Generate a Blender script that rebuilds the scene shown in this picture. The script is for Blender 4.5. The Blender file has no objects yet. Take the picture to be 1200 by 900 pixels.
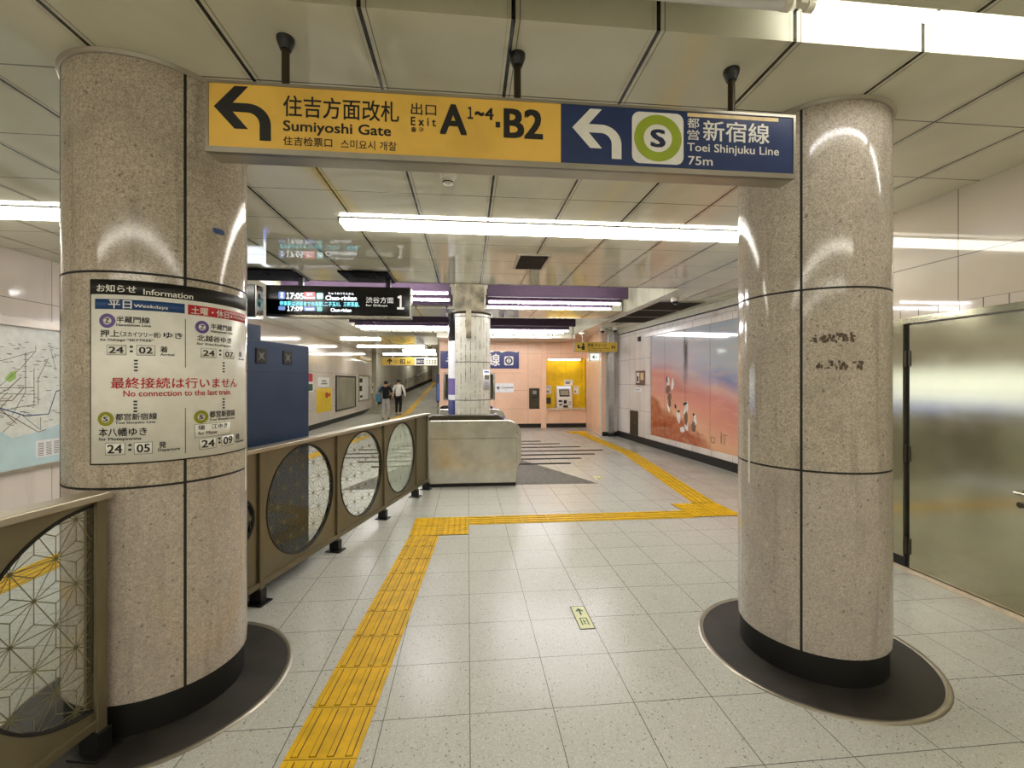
import bpy, bmesh, math, random
from mathutils import Vector, Matrix
random.seed(7)
S = bpy.context.scene
COL = S.collection
PI = math.pi
TH = math.atan(0.0983)

# ------------------------------------------------------------------ camera, world, exposure
cd = bpy.data.cameras.new('camera'); cam = bpy.data.objects.new('camera', cd); COL.objects.link(cam)
cam.location = (0, 0, 1.574)
cam.rotation_euler = (PI / 2, 0, -TH)
cd.sensor_fit = 'HORIZONTAL'; cd.sensor_width = 36.0
cd.lens = 36.0 * 527 / 1200
cd.shift_y = -3.5 / 1200
cd.clip_start = 0.05; cd.clip_end = 200
S.camera = cam
W = bpy.data.worlds.new('world'); S.world = W; W.use_nodes = True
W.node_tree.nodes['Background'].inputs[0].default_value = (0.95, 0.97, 1.0, 1)
W.node_tree.nodes['Background'].inputs[1].default_value = 0.05
S.view_settings.view_transform = 'Standard'; S.view_settings.look = 'None'
S.view_settings.gamma = 1.0; S.view_settings.use_curve_mapping = False
S.view_settings.exposure = 0.12
S.cycles.use_denoising = True
S.cycles.max_bounces = 10
S.cycles.diffuse_bounces = 6
S.cycles.transparent_max_bounces = 16
S.cycles.sample_clamp_indirect = 6.0
TUBE_NEAR, TUBE_MID, TUBE_FAR, TUBE_REAR = 16.0, 17.0, 54.0, 14.0

# ------------------------------------------------------------------ materials
def lin(c):
    f = lambda v: v / 12.92 if v <= 0.04045 else ((v + 0.055) / 1.055) ** 2.4
    return tuple(f(v / 255.0) for v in c) + (1.0,)
MATS = {}
class NT:
    def __init__(s, name):
        s.m = bpy.data.materials.new(name); s.m.use_nodes = True
        s.t = s.m.node_tree; s.p = s.t.nodes['Principled BSDF']; s.out = s.t.nodes['Material Output']
        MATS[name] = s.m
    def n(s, t): return s.t.nodes.new(t)
    def l(s, a, b): s.t.links.new(a, b)
    def put(s, sock, v):
        if isinstance(v, bpy.types.NodeSocket): s.l(v, sock)
        else: sock.default_value = v
    def math(s, op, a, b=0.0, c=0.0):
        n = s.n('ShaderNodeMath'); n.operation = op
        s.put(n.inputs[0], a); s.put(n.inputs[1], b); s.put(n.inputs[2], c)
        return n.outputs[0]
    def xyz(s):
        g = s.n('ShaderNodeNewGeometry'); x = s.n('ShaderNodeSeparateXYZ'); s.l(g.outputs['Position'], x.inputs[0])
        return x.outputs[0], x.outputs[1], x.outputs[2]
    def vec(s, x, y, z):
        c = s.n('ShaderNodeCombineXYZ'); s.put(c.inputs[0], x); s.put(c.inputs[1], y); s.put(c.inputs[2], z)
        return c.outputs[0]
    def pos(s): return s.n('ShaderNodeNewGeometry').outputs['Position']
    def noise(s, v, scale, detail=3.0, rough=0.55):
        n = s.n('ShaderNodeTexNoise'); s.put(n.inputs['Vector'], v); n.inputs['Scale'].default_value = scale
        n.inputs['Detail'].default_value = detail; n.inputs['Roughness'].default_value = rough
        return n.outputs[0]
    def voro(s, v, scale):
        n = s.n('ShaderNodeTexVoronoi'); s.put(n.inputs['Vector'], v); n.inputs['Scale'].default_value = scale
        return n.outputs['Color']
    def ramp(s, fac, stops):
        r = s.n('ShaderNodeValToRGB'); s.put(r.inputs[0], fac); e = r.color_ramp.elements
        while len(e) < len(stops): e.new(0.5)
        for k, (p, c) in enumerate(stops):
            e[k].position = p; e[k].color = lin(c)
        return r.outputs[0]
    def mix(s, fac, a, b, mode='MIX'):
        m = s.n('ShaderNodeMix'); m.data_type = 'RGBA'; m.blend_type = mode
        s.put(m.inputs[0], fac); s.put(m.inputs[6], a); s.put(m.inputs[7], b)
        return m.outputs[2]
    def joint(s, c, off, per, w):       # 1 inside a joint line
        d = s.math('PINGPONG', s.math('SUBTRACT', c, off), per / 2)
        return s.math('LESS_THAN', d, w)
    def sm(s, v, a, b):                 # smooth step
        m = s.n('ShaderNodeMapRange'); m.interpolation_type = 'SMOOTHSTEP'
        s.put(m.inputs[0], v); m.inputs[1].default_value = a; m.inputs[2].default_value = b
        return m.outputs[0]
    def bump(s, h, strength=0.2, dist=0.002):
        b = s.n('ShaderNodeBump'); b.inputs['Strength'].default_value = strength; b.inputs['Distance'].default_value = dist
        s.put(b.inputs['Height'], h); s.l(b.outputs[0], s.p.inputs['Normal'])
    def set(s, col=None, rough=None, metal=None, spec=None, coat=None):
        if col is not None: s.put(s.p.inputs['Base Color'], col)
        if rough is not None: s.put(s.p.inputs['Roughness'], rough)
        if metal is not None: s.p.inputs['Metallic'].default_value = metal
        if spec is not None: s.p.inputs['Specular IOR Level'].default_value = spec
        if coat is not None: s.p.inputs['Coat Weight'].default_value = coat; s.p.inputs['Coat Roughness'].default_value = 0.06
        return s.m

def flat(name, rgb, rough=0.5, metal=0.0, var=0.06, scale=14.0, spec=0.5, coat=None):
    t = NT(name); c = lin(rgb)
    f = t.noise(t.pos(), scale, 4)
    dark = tuple(v * (1 - var * 2) for v in c[:3]) + (1,)
    lite = tuple(min(1, v * (1 + var * 2)) for v in c[:3]) + (1,)
    col = t.mix(t.sm(f, 0.3, 0.7), dark, lite)
    r = t.math('ADD', t.math('MULTIPLY', f, 0.12), rough - 0.06)
    return t.set(col, r, metal, spec, coat)
def glow(name, rgb, st):
    t = NT(name); t.set((0.8, 0.8, 0.8, 1), 0.4)
    t.p.inputs['Emission Color'].default_value = lin(rgb); t.p.inputs['Emission Strength'].default_value = st
    return t.m
def brushed(name, rgb, rough=0.28, axis='z', dirt=0.25, metal=1.0):
    t = NT(name); x, y, z = t.xyz()
    if axis == 'z': v = t.vec(t.math('MULTIPLY', x, 40.0), t.math('MULTIPLY', y, 40.0), t.math('MULTIPLY', z, 0.6))
    else: v = t.vec(t.math('MULTIPLY', x, 0.6), t.math('MULTIPLY', y, 0.6), t.math('MULTIPLY', z, 30.0))
    f = t.noise(v, 1.0, 4); g = t.noise(t.pos(), 3.0, 5)
    c = lin(rgb); d = tuple(q * (1 - dirt) for q in c[:3]) + (1,)
    t.set(t.mix(t.sm(g, 0.35, 0.7), d, c), t.math('ADD', t.math('MULTIPLY', f, 0.06), t.math('ADD', t.math('MULTIPLY', g, 0.10), rough - 0.08)), metal)
    return t.m

# floor: pale terrazzo slabs, 400 mm
t = NT('terrazzo_floor'); x, y, z = t.xyz()
sp = t.voro(t.pos(), 190); sp2 = t.voro(t.pos(), 150)
base = t.ramp(t.math('MULTIPLY', sp, 1.0), [(0.0, (130, 130, 124)), (0.16, (183, 184, 177)), (0.75, (196, 197, 191)), (1.0, (218, 219, 214))])
base = t.mix(t.math('MULTIPLY', t.math('LESS_THAN', sp2, 0.10), 0.8), base, lin((116, 112, 101)))
slab = t.noise(t.vec(t.math('FLOOR', t.math('DIVIDE', t.math('SUBTRACT', x, 0.01), 0.4)), t.math('FLOOR', t.math('DIVIDE', t.math('SUBTRACT', y, 2.134), 0.4)), 0.0), 7.3, 0)
base = t.mix(t.math('MULTIPLY', slab, 0.16), base, lin((160, 156, 140)))
dirt = t.noise(t.pos(), 1.3, 6, 0.65)
base = t.mix(t.math('MULTIPLY', t.sm(dirt, 0.5, 0.75), 0.22), base, lin((160, 152, 132)))
wear = t.math('MULTIPLY', t.sm(x, 2.3, 3.4), t.sm(dirt, 0.3, 0.7))
base = t.mix(t.math('MULTIPLY', wear, 0.35), base, lin((140, 126, 100)))
jt = t.math('MAXIMUM', t.joint(x, 0.01, 0.4, 0.0022), t.joint(y, 2.134, 0.4, 0.0022))
base = t.mix(t.math('MULTIPLY', jt, 0.8), base, lin((74, 69, 60)))
t.set(base, t.math('ADD', 0.17, t.math('MULTIPLY', dirt, 0.14)), 0, 0.5)
t.bump(jt, -0.25, 0.001)

# ceiling: cream enamel panels
t = NT('ceiling_panel'); x, y, z = t.xyz()
f = t.noise(t.pos(), 2.2, 5)
base = t.ramp(f, [(0.25, (204, 202, 181)), (0.7, (218, 216, 197))])
dx = t.math('PINGPONG', t.math('SUBTRACT', x, 0.182), 0.3015)
j1 = t.math('LESS_THAN', dx, 0.0085)
j2 = t.joint(x, 0.209, 0.603, 0.0022)
j2b = t.joint(x, 0.158, 0.603, 0.0016)
j3 = t.joint(y, 3.53, 0.63, 0.0048)
smudge = t.math('MULTIPLY', t.math('SUBTRACT', 1.0, t.sm(dx, 0.0, 0.06)), t.sm(t.noise(t.pos(), 6.0, 4), 0.4, 0.75))
base = t.mix(t.math('MULTIPLY', smudge, 0.45), base, lin((120, 108, 84)))
base = t.mix(t.math('MULTIPLY', j2b, 0.35), base, lin((110, 100, 80)))
base = t.mix(t.math('MULTIPLY', j2, 0.75), base, lin((70, 62, 50)))
base = t.mix(t.math('MULTIPLY', j3, 0.8), base, lin((70, 62, 50)))
base = t.mix(j1, base, lin((26, 23, 20)))
t.set(base, t.math('ADD', 0.02, t.math('MULTIPLY', f, 0.07)), 0, 0.5)
t.bump(t.math('MAXIMUM', j1, j3), -0.4, 0.003)

# stone of the big columns
def stone(name, c0, c1, c2, cx, cy, streak=0.0):
    t = NT(name); x, y, z = t.xyz()
    big = t.noise(t.pos(), 4.0, 6, 0.65); fine = t.voro(t.pos(), 210); med = t.noise(t.pos(), 60, 3)
    base = t.ramp(t.math('ADD', t.math('MULTIPLY', fine, 0.55), t.math('MULTIPLY', med, 0.45)), [(0.2, c0), (0.5, c1), (0.8, c2)])
    base = t.mix(t.math('MULTIPLY', t.sm(big, 0.45, 0.72), 0.45), base, lin(tuple(int(v * 0.80) for v in c1)))
    v = t.vec(t.math('MULTIPLY', x, 14.0), t.math('MULTIPLY', y, 14.0), t.math('MULTIPLY', z, 1.2))
    run = t.noise(v, 1.0, 5, 0.6)
    base = t.mix(t.math('MULTIPLY', t.sm(run, 0.52, 0.74), 0.4), base, lin(tuple(int(v * 0.68) for v in c0)))
    if streak:
        ang = t.math('MULTIPLY', t.math('ARCTAN2', t.math('SUBTRACT', x, cx), t.math('SUBTRACT', cy, y)), 0.378)
        ln = t.joint(t.math('ADD', ang, t.math('MULTIPLY', med, 0.006)), 0.02, 0.085, 0.006)
        v2 = t.vec(t.math('MULTIPLY', x, 9.0), t.math('MULTIPLY', y, 9.0), t.math('MULTIPLY', z, 7.0))
        br = t.sm(t.noise(v2, 1.0, 8, 0.8), 0.48, 0.58)
        base = t.mix(t.math('MULTIPLY', t.math('MULTIPLY', ln, br), streak), base, lin((62, 56, 48)))
    if not streak:
        base = t.mix(t.math('MULTIPLY', t.math('LESS_THAN', z, 1.103), 0.55), base, t.mix(0.5, base, lin((178, 168, 168))))
        pore = t.math('LESS_THAN', t.voro(t.pos(), 95), 0.07)
        base = t.mix(t.math('MULTIPLY', pore, 0.5), base, lin((86, 76, 66)))
    ch = t.math('LESS_THAN', t.noise(t.pos(), 23, 2), 0.27)
    base = t.mix(t.math('MULTIPLY', ch, 0.5), base, lin((92, 82, 70)))
    t.set(base, t.math('ADD', 0.05, t.math('MULTIPLY', big, 0.10)), 0, 0.5)
    return t.m
stone('column_stone_a', (142, 130, 114), (184, 172, 155), (210, 200, 185), 0, 0)
stone('column_stone_b', (144, 134, 120), (184, 174, 159), (212, 203, 190), 0, 0)
stone('column_marble', (196, 194, 180), (218, 216, 203), (230, 229, 219), 0.03, 8.2, 0.95)
flat('grout', (30, 27, 23), 0.8)
flat('kick_black', (14, 13, 12), 0.55, var=0.1)
flat('mat_dark', (46, 43, 38), 0.6, var=0.18, scale=6)
flat('plaster_dirty', (150, 142, 122), 0.8, var=0.25, scale=5)

# walls
def panel_wall(name, rgb, du, dv, offu, offv, axis='y', rough=0.16, jrgb=(95, 84, 68), jw=0.0035, stain=0.3, srgb=(150, 128, 104)):
    t = NT(name); x, y, z = t.xyz(); c = y if axis == 'y' else x
    f = t.noise(t.pos(), 1.1, 4); a = tuple(max(0, v - 8) for v in rgb); b = tuple(min(255, v + 6) for v in rgb)
    base = t.ramp(f, [(0.3, a), (0.7, b)])
    v = t.vec(t.math('MULTIPLY', x, 5.0), t.math('MULTIPLY', y, 5.0), t.math('MULTIPLY', z, 0.7))
    base = t.mix(t.math('MULTIPLY', t.sm(t.noise(v, 1.0, 6, 0.62), 0.5, 0.75), stain), base, lin(srgb))
    j = t.math('MAXIMUM', t.joint(c, offu, du, jw), t.joint(z, offv, dv, jw))
    base = t.mix(t.math('MULTIPLY', j, 0.85), base, lin(jrgb))
    t.set(base, t.math('ADD', rough, t.math('MULTIPLY', f, 0.08)), 0, 0.5)
    t.bump(j, -0.3, 0.002)
    return t.m
panel_wall('enamel_wall_left', (222, 212, 202), 0.9, 0.62, 5.95, 2.49, 'y', rough=0.06, stain=0.22)
panel_wall('enamel_wall_right', (206, 196, 178), 0.92, 1.9, 3.045, 2.515, 'y', rough=0.0, stain=0.06)
panel_wall('marble_wall', (224, 217, 210), 0.62, 0.66, 10.45, 0.16, 'y', stain=0.4, srgb=(168, 138, 122))
panel_wall('white_wall_back', (214, 205, 200), 0.4, 0.55, 4.14, 0.05, 'x', stain=0.15)
panel_wall('peach_wall', (236, 196, 164), 1.12, 0.62, 0.9, 0.02, 'x', rough=0.35, stain=0.06, jrgb=(150, 105, 80))
panel_wall('small_tile', (208, 198, 184), 0.155, 0.078, 3.03, 2.098, 'y', rough=0.02, stain=0.05, jrgb=(70, 60, 48))
flat('peach_plain', (238, 198, 166), 0.4, var=0.03, scale=2)
flat('yellow_board', (232, 196, 22), 0.35, var=0.08, scale=3)
flat('rear_wall_paint', (150, 142, 122), 0.5)
glow('backlit_white', (236, 236, 228), 0.55)
t = NT('concrete_grey'); x, y, z = t.xyz()
v = t.vec(t.math('MULTIPLY', x, 1.6), t.math('MULTIPLY', y, 1.6), t.math('MULTIPLY', z, 0.5))
f = t.noise(v, 1.0, 7, 0.68)
t.set(t.ramp(f, [(0.25, (128, 122, 108)), (0.5, (176, 171, 157)), (0.75, (206, 201, 186))]), 0.7)
t = NT('ramp_floor'); f = t.noise(t.pos(), 2.0, 6)
t.set(t.ramp(f, [(0.3, (128, 124, 112)), (0.7, (158, 153, 140))]), 0.45)

# metals and others
brushed('steel_door', (178, 174, 146), 0.12, 'x', 0.12, 0.78)
brushed('steel', (172, 168, 156), 0.26, 'z', 0.2)
flat('steel_gate', (200, 197, 186), 0.17, 0.7, var=0.05, scale=5)
flat('steel_post', (190, 190, 188), 0.2, 0.7)
brushed('steel_dark', (92, 86, 74), 0.35, 'x', 0.3)
brushed('bronze', (126, 116, 90), 0.36, 'z', 0.14, 0.55)
brushed('bronze_top', (188, 180, 160), 0.32, 'z', 0.12, 0.75)
brushed('alu', (178, 172, 158), 0.32, 'x', 0.16, 0.8)
flat('rod_dark', (70, 62, 48), 0.4, 0.8)
flat('black_metal', (20, 19, 20), 0.4)
flat('matte_black', (10, 10, 11), 0.9, var=0.03, spec=0.1)
flat('black_gloss', (9, 10, 16), 0.14, var=0.03)
flat('navy_sign', (36, 54, 98), 0.3, var=0.03, scale=5)
flat('navy_banner', (26, 34, 100), 0.35, var=0.05)
flat('cabinet_blue', (24, 50, 82), 0.42, var=0.05, scale=4)
flat('sign_yellow', (232, 188, 84), 0.32, var=0.05, scale=4)
flat('ink_black', (18, 16, 14), 0.5)
flat('ink_navy', (24, 34, 66), 0.5)
flat('ink_white', (232, 230, 222), 0.5, var=0.02)
flat('ink_grey', (120, 118, 112), 0.5)
flat('ink_red', (188, 34, 40), 0.5)
flat('ink_green', (150, 170, 34), 0.45, var=0.03)
flat('ink_olive', (142, 142, 20), 0.45, var=0.03)
flat('ink_purple', (104, 82, 148), 0.45, var=0.03)
flat('ink_blue', (26, 66, 122), 0.45, var=0.03)
flat('ink_cyan', (70, 120, 200), 0.45)
flat('paper', (240, 238, 230), 0.3, var=0.02)
flat('paper_white', (235, 235, 236), 0.4, var=0.02)
flat('tape_cream', (226, 202, 150), 0.5)
flat('tactile_yellow', (216, 172, 8), 0.5, var=0.07, scale=9, spec=0.3)
flat('stripe_dark', (50, 46, 42), 0.7, var=0.1, spec=0.12)
flat('triangle_grey', (104, 101, 94), 0.6, var=0.08, spec=0.2)
flat('purple_paint', (60, 43, 62), 0.6, var=0.04, spec=0.25)
flat('white_plastic', (222, 218, 206), 0.4, var=0.02)
flat('grey_plastic', (120, 116, 106), 0.45)
flat('glow_plate', (214, 216, 160), 0.35, var=0.03)
flat('plate_green', (40, 92, 64), 0.5)
flat('grille_dark', (58, 52, 42), 0.6)
flat('black_rubber', (20, 18, 17), 0.6)
flat('counter_top', (206, 190, 168), 0.3)
flat('skin', (206, 158, 128), 0.5)
flat('hair', (16, 13, 12), 0.4)
flat('cloth_black', (20, 20, 24), 0.85)
flat('cloth_white', (226, 224, 220), 0.85)
flat('cloth_pale', (190, 190, 190), 0.85)
flat('cloth_blue', (70, 130, 160), 0.8)
flat('shoe_black', (14, 13, 13), 0.5)
flat('map_line_brown', (118, 88, 72), 0.5); flat('map_line_grey', (110, 112, 106), 0.5); flat('map_line_blue', (52, 84, 130), 0.5)
flat('map_text', (150, 150, 144), 0.5); flat('residue', (92, 78, 64), 0.8, var=0.2, scale=60); flat('cove_cream', (206, 203, 184), 0.3); flat('map_green', (158, 196, 96), 0.5); flat('map_sea', (192, 218, 222), 0.3, var=0.05, scale=2); flat('map_land', (226, 230, 222), 0.3, var=0.03)
flat('board_grey', (150, 146, 130), 0.25, var=0.05, scale=1)
flat('notice_yellow', (236, 204, 40), 0.4)
t = NT('floor_line_joint'); t.set(lin((60, 52, 30)), 0.6)
glow('tube_near', (250, 247, 248), TUBE_NEAR); glow('tube_mid', (255, 250, 238), TUBE_MID); glow('tube_far', (250, 247, 250), TUBE_FAR); glow('tube_rear', (255, 249, 234), TUBE_REAR); glow('advert_white', (226, 236, 246), 3.0); glow('advert_blue', (70, 100, 210), 2.4)
glow('tube_corridor', (255, 250, 236), 26.0)
glow('tube_off', (190, 184, 170), 0.0)
glow('lcd_white', (240, 246, 255), 1.6); glow('lcd_cyan', (90, 225, 245), 1.5); glow('lcd_blue', (40, 110, 210), 0.8)
glow('lcd_red', (225, 70, 100), 1.0); glow('lcd_teal', (60, 190, 190), 1.0)
glow('exit_white', (235, 245, 235), 0.9); flat('yellow_backlit', (216, 182, 70), 0.35, var=0.03); glow('screen_blue', (150, 190, 225), 0.7)
glow('downlight_glow', (255, 240, 215), 14.0)

# glass
def glass(name, tint, gl=0.09, frost=0.0):
    t = NT(name); t.t.nodes.remove(t.p)
    tr = t.n('ShaderNodeBsdfTransparent'); tr.inputs[0].default_value = tint
    g = t.n('ShaderNodeBsdfGlossy'); g.inputs['Roughness'].default_value = 0.03
    fr = t.n('ShaderNodeFresnel'); fr.inputs[0].default_value = 1.5
    m = t.n('ShaderNodeMixShader'); t.l(t.math('MULTIPLY', fr.outputs[0], 1.4), m.inputs[0]); t.l(tr.outputs[0], m.inputs[1]); t.l(g.outputs[0], m.inputs[2])
    last = m.outputs[0]
    if frost:
        d = t.n('ShaderNodeBsdfDiffuse'); d.inputs[0].default_value = lin((214, 226, 210))
        m2 = t.n('ShaderNodeMixShader'); m2.inputs[0].default_value = frost; t.l(last, m2.inputs[1]); t.l(d.outputs[0], m2.inputs[2]); last = m2.outputs[0]
    t.l(last, t.out.inputs[0])
    return t.m
glass('glass_clear', (0.90, 0.93, 0.89, 1)); glass('glass_frost', (0.86, 0.92, 0.86, 1), frost=0.45); glass('glass_window', (0.75, 0.78, 0.75, 1))
flat('etch', (112, 108, 78), 0.7)

# mural: a generic wash of sky blue, rose and ochre on enamel panels
t = NT('mural_paint'); x, y, z = t.xyz()
warp = t.noise(t.vec(t.math('MULTIPLY', y, 0.5), z, 0.0), 1.6, 5)
h = t.math('ADD', t.math('SUBTRACT', z, t.math('MULTIPLY', t.math('SUBTRACT', y, 7.3), 0.21)), t.math('MULTIPLY', warp, 0.5))
base = t.ramp(t.math('DIVIDE', h, 2.9), [(0.02, (214, 164, 122)), (0.20, (226, 174, 138)), (0.34, (216, 148, 128)), (0.46, (208, 138, 130)), (0.55, (212, 170, 162)), (0.62, (134, 138, 178)), (0.70, (176, 182, 190)), (0.95, (170, 180, 190))])
hill = t.math('SUBTRACT', t.math('ADD', 0.78, t.math('MULTIPLY', t.math('SUBTRACT', y, 9.0), 0.34)), z)
hill = t.math('ADD', hill, t.math('MULTIPLY', t.math('SUBTRACT', t.noise(t.pos(), 2.3, 6), 0.5), 0.5))
hc = t.ramp(t.noise(t.pos(), 7, 6, 0.7), [(0.3, (150, 72, 44)), (0.7, (192, 112, 70))])
sky = t.ramp(t.math('DIVIDE', h, 2.9), [(0.45, (206, 150, 140)), (0.60, (196, 180, 186)), (0.72, (190, 190, 200)), (0.95, (186, 192, 200))])
base = t.mix(t.math('MULTIPLY', t.sm(h, 1.45, 1.7), t.sm(y, 7.4, 9.0)), base, sky)
base = t.mix(t.math('MULTIPLY', t.sm(hill, 0.0, 0.16), t.sm(y, 7.6, 8.6)), base, hc)
rip = t.noise(t.vec(t.math('MULTIPLY', y, 2.0), t.math('MULTIPLY', z, 9.0), 0.0), 1.0, 4)
base = t.mix(t.math('MULTIPLY', t.sm(rip, 0.5, 0.7), 0.25), base, lin((226, 186, 150)))
dst = t.math('ABSOLUTE', t.math('SUBTRACT', y, 8.90))
drip = t.math('MULTIPLY', t.math('SUBTRACT', 1.0, t.sm(dst, 0.02, 0.13)), t.sm(t.noise(t.vec(0.0, t.math('MULTIPLY', y, 12.0), t.math('MULTIPLY', z, 1.3)), 1.0, 5), 0.30, 0.55))
base = t.mix(t.math('MULTIPLY', t.math('MULTIPLY', drip, t.sm(z, 1.2, 2.2)), 0.9), base, lin((60, 48, 38)))
j = t.joint(y, 8.91, 0.86, 0.006)
base = t.mix(t.math('MULTIPLY', j, 0.75), base, lin((100, 84, 72)))
t.set(base, 0.06, 0, 0.5)
M = MATS

# ------------------------------------------------------------------ mesh helpers
class MB:
    def __init__(s): s.v = []; s.f = []; s.sm = []
    def add(s, vs, fs, smooth=False):
        o = len(s.v); s.v += [tuple(p) for p in vs]; s.f += [tuple(i + o for i in q) for q in fs]; s.sm += [smooth] * len(fs); return s
    def box(s, x0, x1, y0, y1, z0, z1):
        return s.hexa(lambda u, v, w: (u, v, w), x0, x1, y0, y1, z0, z1)
    def hexa(s, fn, a0, a1, b0, b1, c0, c1):
        vs = [fn(a, b, c) for c in (c0, c1) for b in (b0, b1) for a in (a0, a1)]
        return s.add(vs, [(0, 2, 3, 1), (4, 5, 7, 6), (0, 1, 5, 4), (2, 6, 7, 3), (0, 4, 6, 2), (1, 3, 7, 5)])
    def lathe(s, cx, cy, prof, n=48, caps=True, a0=0.0, a1=2 * PI):
        full = abs(a1 - a0 - 2 * PI) < 1e-6; k = n if full else n + 1
        vs = [(cx + r * math.sin(a0 + (a1 - a0) * i / n), cy - r * math.cos(a0 + (a1 - a0) * i / n), z) for r, z in prof for i in range(k)]
        fs = []
        for j in range(len(prof) - 1):
            for i in range(n):
                i2 = (i + 1) % k
                fs.append((j * k + i, j * k + i2, (j + 1) * k + i2, (j + 1) * k + i))
        s.add(vs, fs, True)
        if caps and full:
            s.add([vs[i] for i in range(k)], [tuple(reversed(range(k)))]); s.add([vs[(len(prof) - 1) * k + i] for i in range(k)], [tuple(range(k))])
        return s
    def tube(s, pts, r, n=10, caps=True):
        pts = [Vector(p) for p in pts]; rings = []; up = None
        for i, p in enumerate(pts):
            d = (pts[min(i + 1, len(pts) - 1)] - pts[max(i - 1, 0)]).normalized()
            if up is None: up = d.orthogonal().normalized()
            a = (up - d * up.dot(d)).normalized(); b = d.cross(a); up = a
            rings.append([p + (a * math.cos(2 * PI * q / n) + b * math.sin(2 * PI * q / n)) * r for q in range(n)])
        vs = [v for ring in rings for v in ring]; fs = []
        for j in range(len(pts) - 1):
            for q in range(n):
                fs.append((j * n + q, j * n + (q + 1) % n, (j + 1) * n + (q + 1) % n, (j + 1) * n + q))
        s.add(vs, fs, True)
        if caps: s.add(rings[0], [tuple(reversed(range(n)))]); s.add(rings[-1], [tuple(range(n))])
        return s
    def prism(s, poly, fn, w0, w1, smooth=False):       # poly in (u, v), extruded in w
        n = len(poly); vs = [fn(u, v, w0) for u, v in poly] + [fn(u, v, w1) for u, v in poly]
        s.add(vs, [tuple(reversed(range(n))), tuple(range(n, 2 * n))])
        o = len(s.v) - 2 * n
        s.f += [(o + i, o + (i + 1) % n, o + n + (i + 1) % n, o + n + i) for i in range(n)]; s.sm += [smooth] * n
        return s
    def poly(s, poly, fn, w):
        return s.add([fn(u, v, w) for u, v in poly], [tuple(range(len(poly)))])
    def sphere(s, c, r, n=16, m=10, z0=-1.0, z1=1.0, sc=(1, 1, 1)):
        vs = []; fs = []
        for j in range(m + 1):
            ph = math.asin(max(-1, min(1, z0 + (z1 - z0) * j / m))) if (z0 > -1 or z1 < 1) else -PI / 2 + PI * j / m
            for i in range(n):
                a = 2 * PI * i / n
                vs.append((c[0] + r * sc[0] * math.cos(ph) * math.cos(a), c[1] + r * sc[1] * math.cos(ph) * math.sin(a), c[2] + r * sc[2] * math.sin(ph)))
        for j in range(m):
            for i in range(n): fs.append((j * n + i, j * n + (i + 1) % n, (j + 1) * n + (i + 1) % n, (j + 1) * n + i))
        return s.add(vs, fs, True)

def wloc(o):
    v = Vector((0, 0, 0))
    while o: v += o.location; o = o.parent
    return v
def obj(name, mb, mat, parent=None, bev=0.0, at=None):
    base = wloc(parent) if parent else Vector((0, 0, 0))
    loc = Vector((0, 0, 0)) if (parent and at is None) else Vector(at or (0, 0, 0)) - base
    org = base + loc
    me = bpy.data.meshes.new(name)
    me.from_pydata([(p[0] - org.x, p[1] - org.y, p[2] - org.z) for p in mb.v], [], mb.f)
    me.polygons.foreach_set('use_smooth', mb.sm)
    bm = bmesh.new(); bm.from_mesh(me); bmesh.ops.recalc_face_normals(bm, faces=bm.faces) if bev >= 0 else None
    bm.to_mesh(me); bm.free(); me.update()
    me.materials.append(M[mat])
    o = bpy.data.objects.new(name, me); COL.objects.link(o); o.location = loc
    if parent: o.parent = parent
    if bev > 0:
        b = o.modifiers.new('bevel', 'BEVEL'); b.width = bev; b.segments = 2; b.limit_method = 'ANGLE'
    return o
def tag(o, label, cat, group=None, kind=None):
    o['label'] = label; o['category'] = cat
    if group: o['group'] = group
    if kind: o['kind'] = kind
    return o
def thing(name, label, cat, loc, group=None, kind=None):
    o = bpy.data.objects.new(name, None); COL.objects.link(o); o.location = loc; o.empty_display_size = 0.1
    return tag(o, label, cat, group, kind)
def struct(name, mb, mat, label, cat, at=None):
    return tag(obj(name, mb, mat, at=at), label, cat, kind='structure')

_tc = {}
def glyphs(body, bold=0.0):
    k = (body, bold)
    if k in _tc: return _tc[k]
    c = bpy.data.curves.new('t', 'FONT'); c.body = body; c.resolution_u = 3
    o = bpy.data.objects.new('t', c); COL.objects.link(o)
    bpy.context.view_layer.update()
    me = bpy.data.meshes.new_from_object(o.evaluated_get(bpy.context.evaluated_depsgraph_get()))
    vs = [(v.co.x, v.co.y) for v in me.vertices]; fs = [tuple(p.vertices) for p in me.polygons]
    bpy.data.objects.remove(o); bpy.data.curves.remove(c); bpy.data.meshes.remove(me)
    x0 = min(v[0] for v in vs); x1 = max(v[0] for v in vs); y0 = min(v[1] for v in vs); y1 = max(v[1] for v in vs)
    nv = len(vs)
    if bold > 0.004:
        v0 = list(vs); f0 = list(fs); vs = []; fs = []
        for q, (ax, ay) in enumerate(((-1, -.7), (1, -.7), (1, .7), (-1, .7))):
            vs += [(a + ax * bold, b + ay * bold) for a, b in v0]; fs += [tuple(i + q * nv for i in f) for f in f0]
    vs = [((a - x0) / (x1 - x0), (b - y0) / (y1 - y0)) for a, b in vs]
    _tc[k] = (vs, fs, nv); return _tc[k]
def letters(parent, mat, items, fn, w=0.0012, name='lettering'):
    for it in items:
        body, u0, v0, u1, v1 = it[:5]; bold = it[5] if len(it) > 5 else 0.012
        vs, fs, nv = glyphs(body, bold)
        mb = MB().add([fn(u0 + a * (u1 - u0), v0 + b * (v1 - v0), w + .00022 * (i // nv)) for i, (a, b) in enumerate(vs)], fs)
        obj(name, mb, mat, parent, bev=-1)
def rect(u0, v0, u1, v1): return [(u0, v0), (u1, v0), (u1, v1), (u0, v1)]
def disc(cu, cv, r, n=32, ru=None): return [(cu + (ru or r) * math.cos(2 * PI * i / n), cv + r * math.sin(2 * PI * i / n)) for i in range(n)]
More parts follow.
